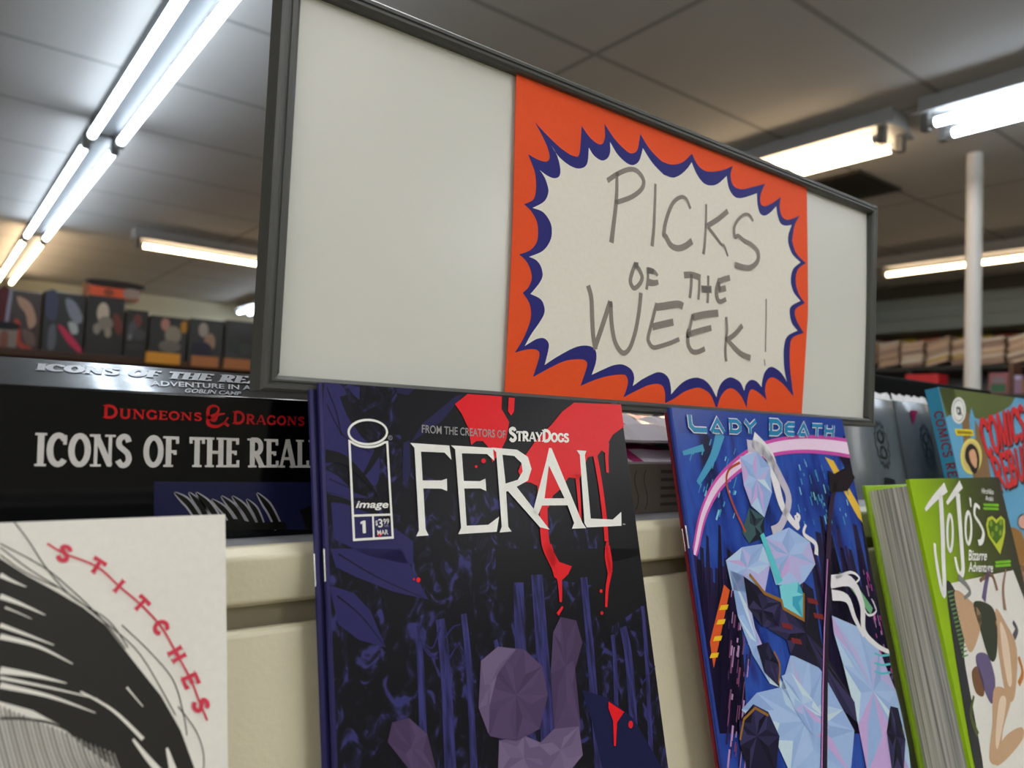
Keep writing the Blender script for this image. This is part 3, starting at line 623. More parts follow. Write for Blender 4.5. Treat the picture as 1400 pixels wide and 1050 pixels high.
# --- neon city comic
fr, H = place((918, 557), .005)
wd = fr.px(1151, 573)[0]
city = noisemat('neon_city_print', [(.32, (20, 22, 60)), (.45, (34, 62, 150)), (.58, (44, 80, 170)), (.72, (38, 40, 110))], 22, (2.2, .8, 1), .22, 5, (0, 0, R(-18)))
nt_, m = comic('comic_book', 'bright blue and pink neon city comic right of the dark forest comic', fr, wd, H, city, pr(40, 60, 140))
C, D = Zm(fr, 900, 540, 1400 / 360), Zm(fr, 920, 780, 1322 / 340)
ctop = pr(38, 66, 150, .22)
P(C, [(70, 66), (980, 122), (1000, 180), (1010, 235), (600, 235), (110, 200)], ctop, 1)
dk, dk2 = pr(26, 22, 46, .22), pr(46, 34, 78, .22); dk3 = pr(34, 30, 64, .22)
rb_ = random.Random(11)
for k in range(15):   # towers of the printed city, leaning in towards the top
    x = 190 + k * 16; y = rb_.uniform(760, 1000) - (90 if k % 4 == 0 else 0); P(C, [(x, y), (x + rb_.uniform(12, 24), y + 12), (x + 60, 1800), (x - 10, 1800)], rb_.choice([dk, dk2, dk3]), 1)
for k in range(16):
    x = 790 + k * 22; y = rb_.uniform(640, 860); P(C, [(x, y), (x + rb_.uniform(14, 30), y + 10), (x + 280, 1800), (x + 160, 1800)], rb_.choice([dk, dk2, dk3]), 1)
P(C, [(985, 210), (1010, 280), (1060, 470), (1010, 420), (960, 330)], dk, 2)
cy, cy2, pk, pkw, lil = pr(70, 150, 190, .22), pr(130, 200, 220, .22), pr(196, 80, 168, .22), pr(240, 205, 236, .22), pr(176, 140, 190, .22)
rr = random.Random(3)
for i in range(46):   # lit windows streaking down the towers
    x, y = rr.uniform(110, 420), rr.uniform(230, 640)
    if x < 60 + (y - 60) * .22 + 50: continue
    l = rr.uniform(14, 60); RB(C, [(x, y), (x - l * .28, y + l)], rr.uniform(3, 9), rr.choice([cy, cy, cy2]), 3, False)
for i in range(40):
    x, y = rr.uniform(740, 1000), rr.uniform(330, 680); l = rr.uniform(14, 50); RB(C, [(x, y), (x + l * .25, y + l)], rr.uniform(3, 9), rr.choice([cy, cy2, cy]), 3, False)
RB(C, [(330, 200), (290, 330), (210, 470)], (50, 20), cy, 2); RB(C, [(240, 280), (130, 310)], (26, 16), cy, 2)
for i in range(60):
    x, y = rr.uniform(290, 420), rr.uniform(60, 1000); l = rr.uniform(20, 120); RB(D, [(x, y), (x - l * .1, y + l)], rr.uniform(3, 12), rr.choice([lil, dk2, pr(120, 70, 110, .22)]), 3, False)
for i in range(40):
    x, y = rr.uniform(1010, 1080), rr.uniform(-20, 560); x += y * .19; l = rr.uniform(20, 70); RB(D, [(x, y), (x + l * .22, y + l)], rr.uniform(3, 10), rr.choice([lil, dk2, pk]), 3, False)
P(D, [(270, 75), (300, 105), (240, 400), (215, 520), (195, 380)], pr(214, 88, 44, .22), 3)
for y in (185, 262, 350, 440): P(D, [(290 - y * .2, y), (330 - y * .2, y - 4), (322 - y * .2, y + 22), (280 - y * .2, y + 26)], pr(240, 190, 40, .22), 4)
P(C, [(885, 330), (930, 350), (1095, 640), (1095, 690), (1060, 650)], pr(224, 184, 66, .22), 2); P(D, [(880, 10), (940, 30), (1060, 200), (1050, 235), (990, 160)], pr(110, 170, 130, .22), 4)
arcp = [(1015, 285), (900, 268), (760, 262), (620, 278), (500, 320), (390, 400), (300, 500), (235, 640), (200, 800), (190, 850)]
RB(C, arcp, (90, 26), pk, 4); RB(C, arcp, (56, 10), pkw, 5)
# a cluster of pale blue crystals with silver ribbons stands in for the figure
wht = pr(226, 224, 236, .22); teal = pr(90, 190, 204, .22); gold = pr(150, 106, 48, .22); skv = pr(200, 132, 206, .22); sk2 = pr(176, 204, 234, .22)
pale = [pr(*c, .22) for c in ((156, 184, 228), (176, 202, 234), (142, 170, 220), (194, 216, 238), (164, 190, 232), (180, 176, 224), (192, 164, 218), (150, 178, 226))]
dark = [pr(*c, .22) for c in ((30, 28, 54), (42, 40, 74), (24, 22, 40), (54, 50, 90))]
RB(C, [(500, 235), (590, 330), (620, 460), (660, 600), (735, 700), (725, 640)], (70, 16), wht, 6); RB(C, [(470, 270), (560, 300), (650, 450), (690, 560), (650, 690), (600, 720)], (50, 30), pr(190, 186, 204, .22), 6)
crystal(C, [(430, 330), (520, 300), (590, 380), (600, 520), (560, 650), (490, 590), (450, 480)], (520, 450), pale, 7)
RB(C, [(430, 360), (370, 400), (360, 480), (400, 600), (460, 730)], 10, pr(170, 76, 50, .22), 7)
crystal(C, [(480, 600), (560, 650), (560, 760), (480, 790), (440, 730)], (510, 700), [pr(46, 60, 70, .22), pr(60, 90, 96, .22), pr(34, 40, 54, .22)], 6)
crystal(C, [(355, 880), (440, 810), (560, 790), (590, 900), (560, 1060), (390, 1040)], (470, 920), pale, 7)
crystal(C, [(560, 760), (690, 705), (800, 780), (830, 900), (760, 1010), (620, 1010), (580, 880)], (690, 850), pale, 8)
RB(C, [(545, 740), (590, 860), (640, 1000)], (26, 44), teal, 9)
crystal(D, [(300, 0), (380, 30), (430, 300), (520, 510), (610, 640), (510, 600), (420, 450), (340, 240)], (440, 380), pale, 7)
crystal(D, [(370, 30), (480, 110), (570, 170), (560, 300), (470, 300), (395, 200)], (470, 210), dark, 9)
crystal(D, [(570, 150), (690, 60), (740, 100), (790, 420), (960, 700), (975, 810), (900, 740), (780, 520), (620, 445), (600, 370), (500, 310)], (700, 330), dark, 9)
crystal(D, [(560, 80), (660, 60), (690, 130), (685, 255), (575, 190)], (630, 140), [teal, pr(120, 206, 218, .22), pr(60, 160, 190, .22)], 10)
m.ribbon(D([(400, 20), (480, 120), (570, 160), (580, 200), (688, 262), (688, 120)]), D.w(14), LV(11), gold)
for x, y in ((600, 292), (650, 372), (735, 160), (768, 240)): P(D, [(x - 30, y - 16), (x + 22, y - 6), (x + 30, y + 22), (x - 22, y + 12)], pr(120, 40, 44, .22), 11)
crystal(D, [(620, 452), (720, 456), (790, 540), (900, 740), (960, 850), (940, 1080), (620, 1080), (540, 900), (360, 740), (440, 650), (570, 620)], (700, 800), pale, 7)
crystal(D, [(840, 240), (980, 300), (1090, 420), (1180, 640), (1240, 860), (1260, 1080), (1030, 1080), (980, 820), (900, 500), (850, 330)], (1060, 640), pale, 8)
crystal(D, [(345, 800), (420, 710), (500, 750), (560, 880), (540, 1080), (400, 1080), (350, 930)], (440, 880), dark, 10); m.ribbon(D([(350, 900), (370, 790), (430, 730), (500, 770)]), D.w(10), LV(11), gold)
crystal(D, [(440, 400), (500, 380), (560, 500), (560, 620), (480, 540)], (510, 480), dark, 10); RB(D, [(530, 430), (560, 500), (555, 600)], 9, gold, 11)
crystal(D, [(1150, 720), (1190, 730), (1230, 900), (1220, 1080), (1160, 1080), (1130, 860)], (1180, 880), dark, 10)
crystal(D, [(570, 560), (620, 540), (740, 690), (800, 780), (830, 840), (740, 880), (640, 740)], (680, 710), pale, 10)
RB(D, [(825, -60), (808, 300), (800, 620), (795, 1060)], (38, 48), pr(40, 30, 48, .22), 11, False); RB(D, [(815, -60), (798, 300), (790, 620), (783, 1060)], (6, 9), skv, 12, False)
RB(C, [(935, 470), (905, 640), (893, 1000)], (24, 36), pr(52, 36, 60, .22), 11, False); P(C, [(895, 400), (930, 420), (1000, 380), (1040, 440), (1000, 510), (910, 520)], pr(34, 26, 34, .22), 11)
for pts, w_ in (([(830, 60), (940, 60), (1000, 180), (1010, 320), (1080, 400), (1170, 450), (1160, 500)], (60, 8)), ([(840, 130), (920, 150), (960, 250), (1010, 350)], (50, 20)), ([(860, 40), (940, 10), (985, 40), (960, 70)], (16, 8)), ([(990, 150), (1030, 235), (1075, 215), (1050, 150)], (14, 6))): RB(D, pts, w_, wht, 9)
RB(C, [(720, 700), (745, 650), (730, 632)], (20, 12), wht, 8); RB(C, [(780, 690), (770, 740), (830, 790), (835, 850)], (12, 26), wht, 8)
for y in (440, 490, 535): RB(D, [(1065, y), (1105, y + 12), (1150, y + 6)], 10, teal, 10)
q = C([(146, 106), (934, 152), (928, 226), (156, 194)])
lettering(m, 'Lady Death', q, LV(13), wht, .43, .43, 0, .84, gap=.12, table=TECH); lettering(m, 'Lady Death', q, LV(14), pr(36, 128, 176, .22), .31, .31, 0, .84, gap=.1, table=TECH)
m.trim = (0, wd, 0, H); m.build('front_cover', nt_)
fr2 = Frame(fr.O - fr.n * .0036 + fr.u * .0013, TH); mar = pr(120, 34, 44)
t2, c2 = comic('comic_book', 'comic with a dark red spine edge peeking out behind the neon city comic', fr2, wd - .002, H - .002, mar, mar); c2.build('front_cover', t2)

# --- white book with black hair drawing
fr, H = place((308, 703), .012)
x1 = 0.0; x0 = fr.px(-330, 720)[0]
t = thing('book', 'white book with black ink hair strokes and a red curved stitched title', 'book', fr.M)
bw = pr(226, 223, 217, .3)
m = MB(); m.box(x0 + .003, x1 - .003, .003, H - .004, -.016, -.002, paperm); m.build('pages', t)
m = MB(); m.box(x0, x1, 0, H, -.018, -.016, bw); m.build('back_cover', t, .0006)
m = MB(); m.box(x0 - .003, x0, 0, H, -.018, 0, bw); m.build('spine', t)
m = MB(); m.box(x0, x1, 0, H, -.002, 0, bw)
K = Zm(fr, 0, 690, 1342 / 460); hair, rose = pr(44, 42, 40, .35), pr(206, 62, 84, .35)
P(K, [(-500, 20), (-200, 80), (0, 215), (110, 285), (230, 350), (330, 410), (420, 480), (490, 570), (560, 660), (640, 760), (720, 900), (775, 1050), (800, 1250), (560, 1250), (470, 1060), (330, 960), (240, 880), (130, 820), (0, 785), (-300, 700)], hair, 1)
for pts, w_ in (([(0, 280), (50, 305), (105, 328)], (18, 2)), ([(0, 365), (80, 395), (180, 440)], (20, 3)), ([(0, 480), (110, 520), (215, 560)], (16, 3)), ([(0, 525), (150, 565), (290, 635)], (20, 3)), ([(0, 660), (130, 680), (265, 712)], (26, 3)),
                ([(0, 690), (200, 730), (390, 775)], (12, 3)), ([(0, 720), (200, 765), (380, 830)], (20, 3)), ([(320, 745), (450, 820), (570, 935)], (6, 14)), ([(530, 935), (580, 1000), (640, 1070)], (8, 26)), ([(665, 970), (690, 1060)], (8, 30)), ([(505, 728), (540, 770), (570, 805)], (7, 3)), ([(20, 410), (70, 430), (125, 455)], (7, 2))):
    RB(K, pts, w_, bw, 2)
for pts in ([(50, 60), (110, 140), (190, 260), (290, 370), (430, 460), (510, 570)], [(0, 170), (120, 260), (280, 360), (420, 470), (560, 600), (700, 840)], [(0, 155), (150, 235), (240, 300), (390, 440), (500, 575)], [(485, 480), (600, 590), (690, 700), (730, 830), (745, 920)], [(710, 805), (780, 900), (812, 1000), (805, 1100)], [(0, 200), (100, 270), (230, 330)]):
    RB(K, pts, 4, hair, 2)
for i in range(28):
    x = -60 + i * 19; RB(K, [(x, 800 + max(0, x) * .42), (x + 30, 930 + max(0, x) * .3), (x + 75, 1100)], 5 + i % 3 * 2, pr(140, 138, 134, .35), 3)
RB(K, [(0, 852), (110, 855), (240, 885), (440, 1000)], (10, 6), hair, 3)
arcl = [(188, 155), (256, 195), (385, 247), (474, 325), (560, 398), (642, 487), (705, 597), (760, 698), (800, 800), (826, 860)]
RB(K, arcl, 8, rose, 3)
for ch, (x, y), an, sz in (('S', (256, 195), 28, 62), ('T', (385, 247), 33, 60), ('I', (474, 325), 40, 60), ('T', (560, 398), 44, 58), ('C', (640, 488), 52, 58), ('H', (705, 597), 60, 62), ('E', (758, 698), 66, 60), ('S', (800, 800), 70, 60)):
    a = R(an); ww = {'I': 34, 'C': 52, 'H': 54}.get(ch, 54)
    qd = [(x + dx * math.cos(a) - dy * math.sin(a), y + dx * math.sin(a) + dy * math.cos(a)) for dx, dy in ((-ww / 2, -sz / 2), (ww / 2, -sz / 2), (ww / 2, sz / 2), (-ww / 2, sz / 2))]
    lettering(m, ch, K(qd), LV(4), rose, .3, .25, .42)
m.trim = (x0, x1, 0, H); m.build('front_cover', t)

# --- thick green hardcover
fr, H = place((1243, 655), .033)
wd = fr.px(1366, 655)[0]; TK = .0335
t = thing('book', 'thick lime green hardcover with grey page edges facing left and white script title', 'book', fr.M)
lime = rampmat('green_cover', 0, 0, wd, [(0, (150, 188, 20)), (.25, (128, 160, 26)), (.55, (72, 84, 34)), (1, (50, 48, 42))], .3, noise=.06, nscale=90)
limes = pm('lime_board', (138, 176, 28), .3)
pg = noisemat('hardcover_pages', [(.3, (122, 122, 118)), (.5, (184, 182, 176)), (.72, (220, 216, 208))], 60, (1, .12, 16), .7, 3)
m = MB(); m.box(.004, wd - .004, .004, H - .004, -TK + .0025, -.0025, pg); m.build('page_block', t)
m = MB(); m.box(0, wd, 0, H, -TK, -TK + .0025, limes); m.build('back_cover', t, .0006)
m = MB(); m.box(wd - .003, wd, 0, H, -TK + .0025, -.0025, pm('book_spine_dark', (48, 46, 42), .35)); m.build('spine', t)
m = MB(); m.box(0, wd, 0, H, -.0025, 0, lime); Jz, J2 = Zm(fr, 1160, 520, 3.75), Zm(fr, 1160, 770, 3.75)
jw = pr(236, 236, 230); gn = pr(120, 190, 40); yl = pr(190, 200, 60)
RB(Jz, [(392, 665), (440, 605), (498, 548)], (10, 30), jw, 3); RB(Jz, [(470, 590), (480, 760), (484, 900), (490, 1040), (487, 1098), (468, 1040), (445, 900), (440, 835)], (26, 14), jw, 3)
RB(Jz, [(502, 632), (540, 580), (576, 532)], (10, 26), jw, 3); RB(Jz, [(558, 575), (572, 760), (582, 900), (585, 975), (572, 1000), (556, 960), (545, 905)], (26, 14), jw, 3)
m.ribbon(Jz(arc(519, 782, 14, 92, 0, 360, 26)[:-1]), Jz.w(13), LV(3), jw, True); m.ribbon(Jz(arc(613, 757, 15, 80, 0, 360, 26)[:-1]), Jz.w(13), LV(3), jw, True)
RB(Jz, [(622, 602), (626, 650)], (14, 6), jw, 3); RB(Jz, [(672, 655), (650, 640), (645, 690), (672, 735), (690, 780), (682, 825), (664, 832)], (12, 18), jw, 3)
font(m, 'Bizarre', Jz([(612, 868), (710, 872), (706, 925), (614, 924)]), LV(3), jw, .02, .15); font(m, 'Adventure', Jz([(612, 930), (738, 936), (740, 985), (614, 982)]), LV(3), jw, .02, .15)
font(m, 'Hirohiko', Jz([(680, 552), (741, 558), (743, 586), (682, 580)]), LV(3), jw, .01, .15); font(m, 'Araki', Jz([(698, 590), (740, 595), (742, 620), (700, 616)]), LV(3), jw, .01, .15)
for y in (638, 657): m.ribbon(Jz([(690, y), (768, y + 2)]), Jz.w(8), LV(3), gn)
for y in (938, 956): m.ribbon(Jz([(752, y - 4), (830, y - 10)]), Jz.w(8), LV(3), gn)
P(Jz, [(756, 715), (735, 695), (712, 705), (704, 740), (715, 800), (745, 845), (776, 892), (790, 840), (802, 780), (800, 715), (780, 695)], yl, 3); P(Jz, [(756, 735), (735, 712), (718, 722), (714, 750), (724, 795), (756, 840), (786, 800), (793, 750), (790, 715), (775, 712)], pr(70, 110, 30), 4)
for x, y in ((728, 735), (778, 728), (735, 790), (776, 782), (756, 760)): P(Jz, arc(x, y, 8, 16, 0, 340, 10), pr(130, 160, 50), 5)
P(J2, [(505, 106), (843, 36), (1010, 470), (1120, 1060), (690, 1060)], pr(226, 224, 220), 2)
tan_, tan2, drk, prp, olv = pr(196, 160, 128), pr(228, 206, 184), pr(48, 50, 56), pr(104, 92, 132), pr(86, 96, 52)
# bent paper ribbons and leaves stand in for the printed figures
P(J2, [(500, 120), (545, 140), (600, 300), (590, 470), (640, 760), (690, 1060), (650, 1060), (560, 560)], drk, 3, True); P(J2, [(540, 150), (620, 190), (680, 280), (640, 440), (600, 420)], tan_, 4, True)
P(J2, [(640, 200), (730, 220), (760, 320), (755, 480), (720, 490), (670, 330)], pr(54, 60, 50), 4, True); P(J2, [(750, 240), (800, 300), (860, 440), (850, 680), (810, 690), (770, 480)], tan_, 4, True); P(J2, [(775, 300), (815, 400), (835, 600), (815, 620), (785, 450)], tan2, 5, True)
P(J2, [(650, 480), (710, 470), (750, 600), (735, 720), (690, 640)], prp, 4, True); P(J2, [(630, 560), (660, 530), (690, 600), (690, 680), (650, 660)], pr(120, 84, 60), 4, True)
P(J2, [(745, 640), (830, 680), (790, 850), (780, 960), (760, 1030), (720, 1000), (735, 820)], tan_, 5, True); P(J2, [(770, 700), (805, 710), (765, 940), (750, 900)], tan2, 6, True); P(J2, [(790, 900), (880, 840), (890, 900), (800, 1010), (750, 1030)], tan_, 6, True)
for pts, w_, c in (([(560, 70), (600, 110), (620, 150), (590, 180)], (26, 12), pr(130, 130, 132)), ([(715, 40), (700, 120), (690, 190)], (22, 30), prp), ([(805, 30), (790, 130), (800, 240)], (8, 26), pr(150, 112, 90)), ([(670, 90), (730, 60), (760, 140)], (14, 20), pr(130, 100, 80)), ([(840, 300), (860, 340), (845, 380)], (20, 26), pr(90, 84, 100)), ([(640, 680), (625, 780), (660, 880)], (10, 26), olv), ([(870, 480), (890, 560), (870, 620)], (20, 20), pr(190, 120, 50))): RB(J2, pts, w_, c, 5)
for i in range(16): RB(J2, [(505 + i * 5, 150 + i * 22), (535 + i * 5, 140 + i * 22)], (8, 3), pr(100, 140, 90), 6, False)
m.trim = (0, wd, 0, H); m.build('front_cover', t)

# --- blue comics anthology, behind the green book
fr, H = place((1283, 529), -.0005, tilt=TH)
wd = .21; TK = .0115
t = thing('book', 'sky blue comics paperback with fat red title letters behind the green hardcover', 'book', fr.M)
sky = pr(98, 164, 204); spm = pr(52, 132, 166)
m = MB(); m.box(.0012, wd - .001, .001, H - .001, -TK + .001, -.0005, paperm); m.build('pages', t)
m = MB(); m.box(0, wd, 0, H, -TK, -TK + .0008, spm); m.build('back_cover', t)
m = MB(); m.box(0, .001, 0, H, -TK + .0008, -.0005, spm)
tx = MB(); lettering(tx, 'COMICS REBURIED', [(0, .0075), (.095, .0075), (.095, 0), (0, 0)], 0, pr(140, 50, 60), .2, .17, 0)
m.add([(-.0001, H - .02 - v[0], -TK + .003 + v[1]) for v in tx.v], tx.f, pr(120, 50, 64)); m.build('spine', t)
m = MB(); m.box(0, wd, 0, H, -.0005, 0, sky); G = Zm(fr, 1160, 520, 3.75)
P(G, [(462, 36), (860, 80), (830, 130), (800, 150), (690, 205), (640, 190), (520, 180), (500, 150)], pr(92, 102, 58), 1); m.poly(G([(462, 36), (540, 44), (560, 150), (500, 190)]), LV(1), MATS['ink_92_102_58_32'])
P(G, [(575, 140), (640, 190), (700, 300), (730, 500), (640, 500), (590, 330)], pr(134, 104, 74), 2); P(G, [(628, 140), (645, 190), (650, 300), (625, 300), (618, 200)], sky, 3)
P(G, arc(563, 155, 37, 68, 0, 350, 28), pr(226, 228, 226), 4); m.ribbon(G(arc(563, 155, 28, 54, 0, 360, 26)[:-1]), G.w(3), LV(5), pr(150, 152, 150), True)
font(m, 'CR', G([(548, 132), (576, 140), (582, 182), (556, 178)]), LV(5), pr(50, 54, 54), .06)
P(G, [(543, 248), (636, 254), (643, 285), (550, 283)], pr(228, 206, 40), 4); m.ribbon(G([(556, 266), (630, 270)]), G.w(9), LV(5), pr(150, 130, 40))
P(G, arc(627, 390, 55, 92, 0, 350, 30), pr(222, 212, 110), 4); P(G, arc(629, 390, 46, 78, 0, 350, 30), pr(214, 190, 120), 5)
P(G, [(595, 400), (600, 350), (625, 325), (655, 350), (668, 400), (664, 450), (640, 480), (615, 440)], pr(44, 36, 34), 6, True); P(G, [(615, 370), (640, 355), (655, 400), (650, 450), (625, 420)], pr(214, 164, 128), 7, True)
rd, bk = pr(208, 46, 52), pr(36, 30, 32)
G2 = Zm(fr, 1270, 525, 6.777)
for word, q, up in (('COMICS', [(440, 335), (868, 190), (880, 500), (530, 690)], 6), ('REBURIED', [(548, 690), (855, 565), (888, 880), (655, 1000)], 4)):
    q2 = [(x + 10, y + 20) for x, y in q]; lettering(m, word, G2(q2), LV(6), bk, .2, .18, 0, gap=.0, upto=up); lettering(m, word, G2(q), LV(7), rd, .185, .165, 0, gap=.0, upto=up)
P(G, arc(895, 725, 28, 38, 0, 350, 18), pr(216, 170, 156), 5); m.ribbon(G(arc(895, 725, 28, 38, 0, 360, 18)[:-1]), G.w(4), LV(6), bk, True); P(G, [(828, 770), (850, 755), (890, 790), (920, 900), (940, 1010), (880, 1000), (850, 880)], pr(150, 108, 56), 4, True); P(G, [(880, 960), (960, 940), (980, 1090), (900, 1090)], pr(216, 176, 150), 4, True)
m.trim = (0, wd, 0, H); m.build('front_cover', t)

# ------------------------------------------------------------------ goods on the rack's deck
BY = .3105
ob = (-.46, BY, ZD + .0002)
t = thing('game_box', 'wide glossy black game box with red and silver lettering behind the white book', 'box', Matrix.Translation(ob))
bf = Frame((ob[0], BY, ZD), 0)
gloss = pm('gloss_black_card', (7, 8, 11), .12, vary=.2, scale=12, spec=.2, bump=.03, bscale=60)
zt = .0058 * BY / .305 + EYE - ZD; zt2 = .0178 + EYE - ZD; xr = .30 + .46
side = [(0, 0), (0, zt), (.0495, zt2), (.32, zt2), (.32, 0)]
m = MB(); m.prism([(y, z) for y, z in side], 0, 0, xr, gloss)
m.build('carton', t, .0007)
m = MB()
def bz(x, y, k): return lambda pts: [bf.px(x + p[0] / k, y + p[1] / k) for p in pts]
V = bz(0, 480, 1400 / 460)
class Up(MB): pass
silver, dred = pm('silver_foil_ink', (196, 194, 194), .3, spec=.5), pr(176, 20, 26, .3)
pan = pr(30, 33, 66, .2); glow = pr(150, 150, 160, .3); stake = pr(18, 18, 16, .3)
m.poly(V([(640, 545), (1600, 548), (1600, 745), (640, 745)]), .0001, pan)
for a, b, w_ in (((725, 590), (820, 690), 26), ((785, 590), (870, 720), 26), ((815, 590), (920, 730), 28), ((880, 618), (980, 735), 26), ((920, 605), (1020, 735), 28), ((965, 605), (1060, 735), 28), ((1025, 618), (1090, 735), 26), ((1068, 592), (1160, 740), 30)):
    mid = ((a[0] + b[0]) / 2 + 6, (a[1] + b[1]) / 2 - 8)
    s_ = spl([a, mid, b], 5); n = len(s_); k = .001 / 3.04 * .95
    m.ribbon(V(s_), [(.25 + min(1, 3 * i / n)) * w_ * .0001 for i in range(n)], .0002, glow); m.ribbon(V(s_), [(.1 + min(1, 3 * i / n)) * w_ * .000066 for i in range(n)], .0003, stake)
m.poly(V(spl([(900, 745), (960, 700), (1060, 715), (1180, 712), (1185, 745)], 4)), .00035, stake); m.poly(V([(1245, 665), (1290, 645), (1340, 615), (1420, 600), (1420, 745), (1270, 745), (1262, 700)]), .0003, stake)
lettering(m, 'ICONS OF THE REALMS', V([(152, 342), (1282, 372), (1282, 487), (146, 481)]), .0004, silver, .17, .1, .3, upto=17, gap=.07)
lettering(m, 'Dungeons', V([(428, 226), (840, 252), (840, 292), (426, 280)]), .0004, dred, .22, .12, .34, .8); lettering(m, 'Dragons', V([(968, 252), (1268, 268), (1266, 312), (966, 304)]), .0004, dred, .22, .12, .34, .8)
amp = [(935, 262), (905, 268), (890, 290), (865, 272), (868, 240), (890, 230), (908, 240), (900, 262), (866, 282), (868, 308), (900, 316), (928, 302), (948, 278)]
m.ribbon(V(spl(amp, 5)), [.0006 + .0008 * abs(math.sin(i * .11)) for i in range(61)], .0004, dred); m.ribbon(V([(930, 298), (950, 314)]), .0012, .0004, dred)
m.build('front_print', t)
# the lettering on the sloping top
sl = math.degrees(math.atan2(.0495, zt2 - zt)); tf = Frame((ob[0], BY, ZD + zt), sl)
m = MB(); lk = pr(150, 152, 158, .25)
U = lambda pts: [tf.px(0 + p[0] / 3.5, 300 + p[1] / 3.5) for p in pts]
lettering(m, 'ICONS OF THE REALMS', U([(182, 694), (1130, 752), (1112, 786), (176, 726)]), .0003, lk, .2, .12, .3, upto=14, gap=.07)
font(m, 'ADVENTURE IN A BOX', U([(720, 776), (1330, 805), (1330, 828), (720, 800)]), .0003, lk, .02); font(m, 'GOBLIN CAMP', U([(890, 814), (1155, 830), (1150, 848), (880, 833)]), .0003, lk, .02)
pl = m.build('top_print', t)
pl.matrix_basis = Matrix.Translation((0, 0, zt)) @ Matrix.Rotation(R(0), 4, 'X')
rot = Matrix((tf.u, tf.v, tf.n)).transposed().to_4x4(); pl.matrix_basis = Matrix.Translation((0, 0, zt)) @ rot
fp = [o for o in t.children if o.name.startswith('front_print')][0]
fp.matrix_basis = Matrix((bf.u, bf.v, bf.n)).transposed().to_4x4()

# carton with pink and white plastic packets on it (between the two comics)
t = thing('carton', 'grey brown printed carton on the deck between the two big comics', 'box', Matrix.Translation((.312, .3175, ZD)))
m = MB(); kraft = pm('carton_board', (132, 124, 116), .5); m.box(0, .17, 0, .12, 0, .0295, kraft); m.build('body', t, .0006)
m = MB(); ln = pm('carton_line', (84, 78, 74), .5)
for x in (.012, .02, .028, .036):
    m.add([(x + .002 * math.sin(i), -.0002, .002 + i * .004) for i in range(7)] + [(x + .0008 + .002 * math.sin(i), -.0002, .002 + i * .004) for i in range(7)], [(i, i + 7, i + 8, i + 1) for i in range(6)], ln)
for i in range(5): m.box(.05, .075, -.0003, 0, .004 + i * .005, .006 + i * .005, ln)
m.build('print', t)
film = pm('packet_film', (222, 216, 228), .12, coat=.5, bump=.5, bscale=45); mag = pm('packet_magenta', (190, 40, 120), .2); mint = pm('packet_teal', (70, 120, 130), .2)
def packet(name, label, x0, x1, y0, y1, z0, h, seed, group=None):
    r = random.Random(seed); m = MB(); n = 14; k = 8; vs = []
    for j in range(k + 1):
        for i in range(n + 1):
            a, b = i / n, j / k; e = min(1, 5 * min(a, 1 - a)) ** .5 * min(1, 3.2 * min(b, 1 - b) + .0) ** .5
            vs.append((x0 + (x1 - x0) * a, y0 + (y1 - y0) * b + r.uniform(-.0015, .0015), z0 + .0015 + (h - .0015) * e * r.uniform(.82, 1)))
    fs = [(j * (n + 1) + i, j * (n + 1) + i + 1, (j + 1) * (n + 1) + i + 1, (j + 1) * (n + 1) + i) for j in range(k) for i in range(n)]
    for f in fs: m.add([vs[q] for q in f], [(0, 1, 2, 3)], r.choices([film, mag, mint], [7, 2.2, .6])[0], True)
    nb = [(x0, y0, z0), (x1, y0, z0), (x1, y1, z0), (x0, y1, z0)]; m.add(nb, [(3, 2, 1, 0)], film)
    m.add([(x0, y0, z0), (x1, y0, z0)] + [(v[0], v[1], v[2]) for v in vs[:n + 1]], [(0, 1) + tuple(range(n + 2, 1, -1))], film)
    for a, b in ((0, vs[0::n + 1]), (1, vs[n::n + 1])):
        x = x1 if a else x0; m.add([(x, y0, z0), (x, y1, z0)] + b, [(0, 1) + tuple(range(len(b) + 1, 1, -1))], film)
    return tag(m.build(name), label, 'packet', group)
zc = ZD + .0295
packet('plastic_packet', 'crinkled clear plastic packet with pink print lying on the grey brown carton', .312, .48, .3178, .43, zc, .013, 4)
packet('plastic_packet', 'upper crinkled packet with pink and white print touching the sign bottom', .314, .478, .322, .425, zc + .0128, .019, 9)

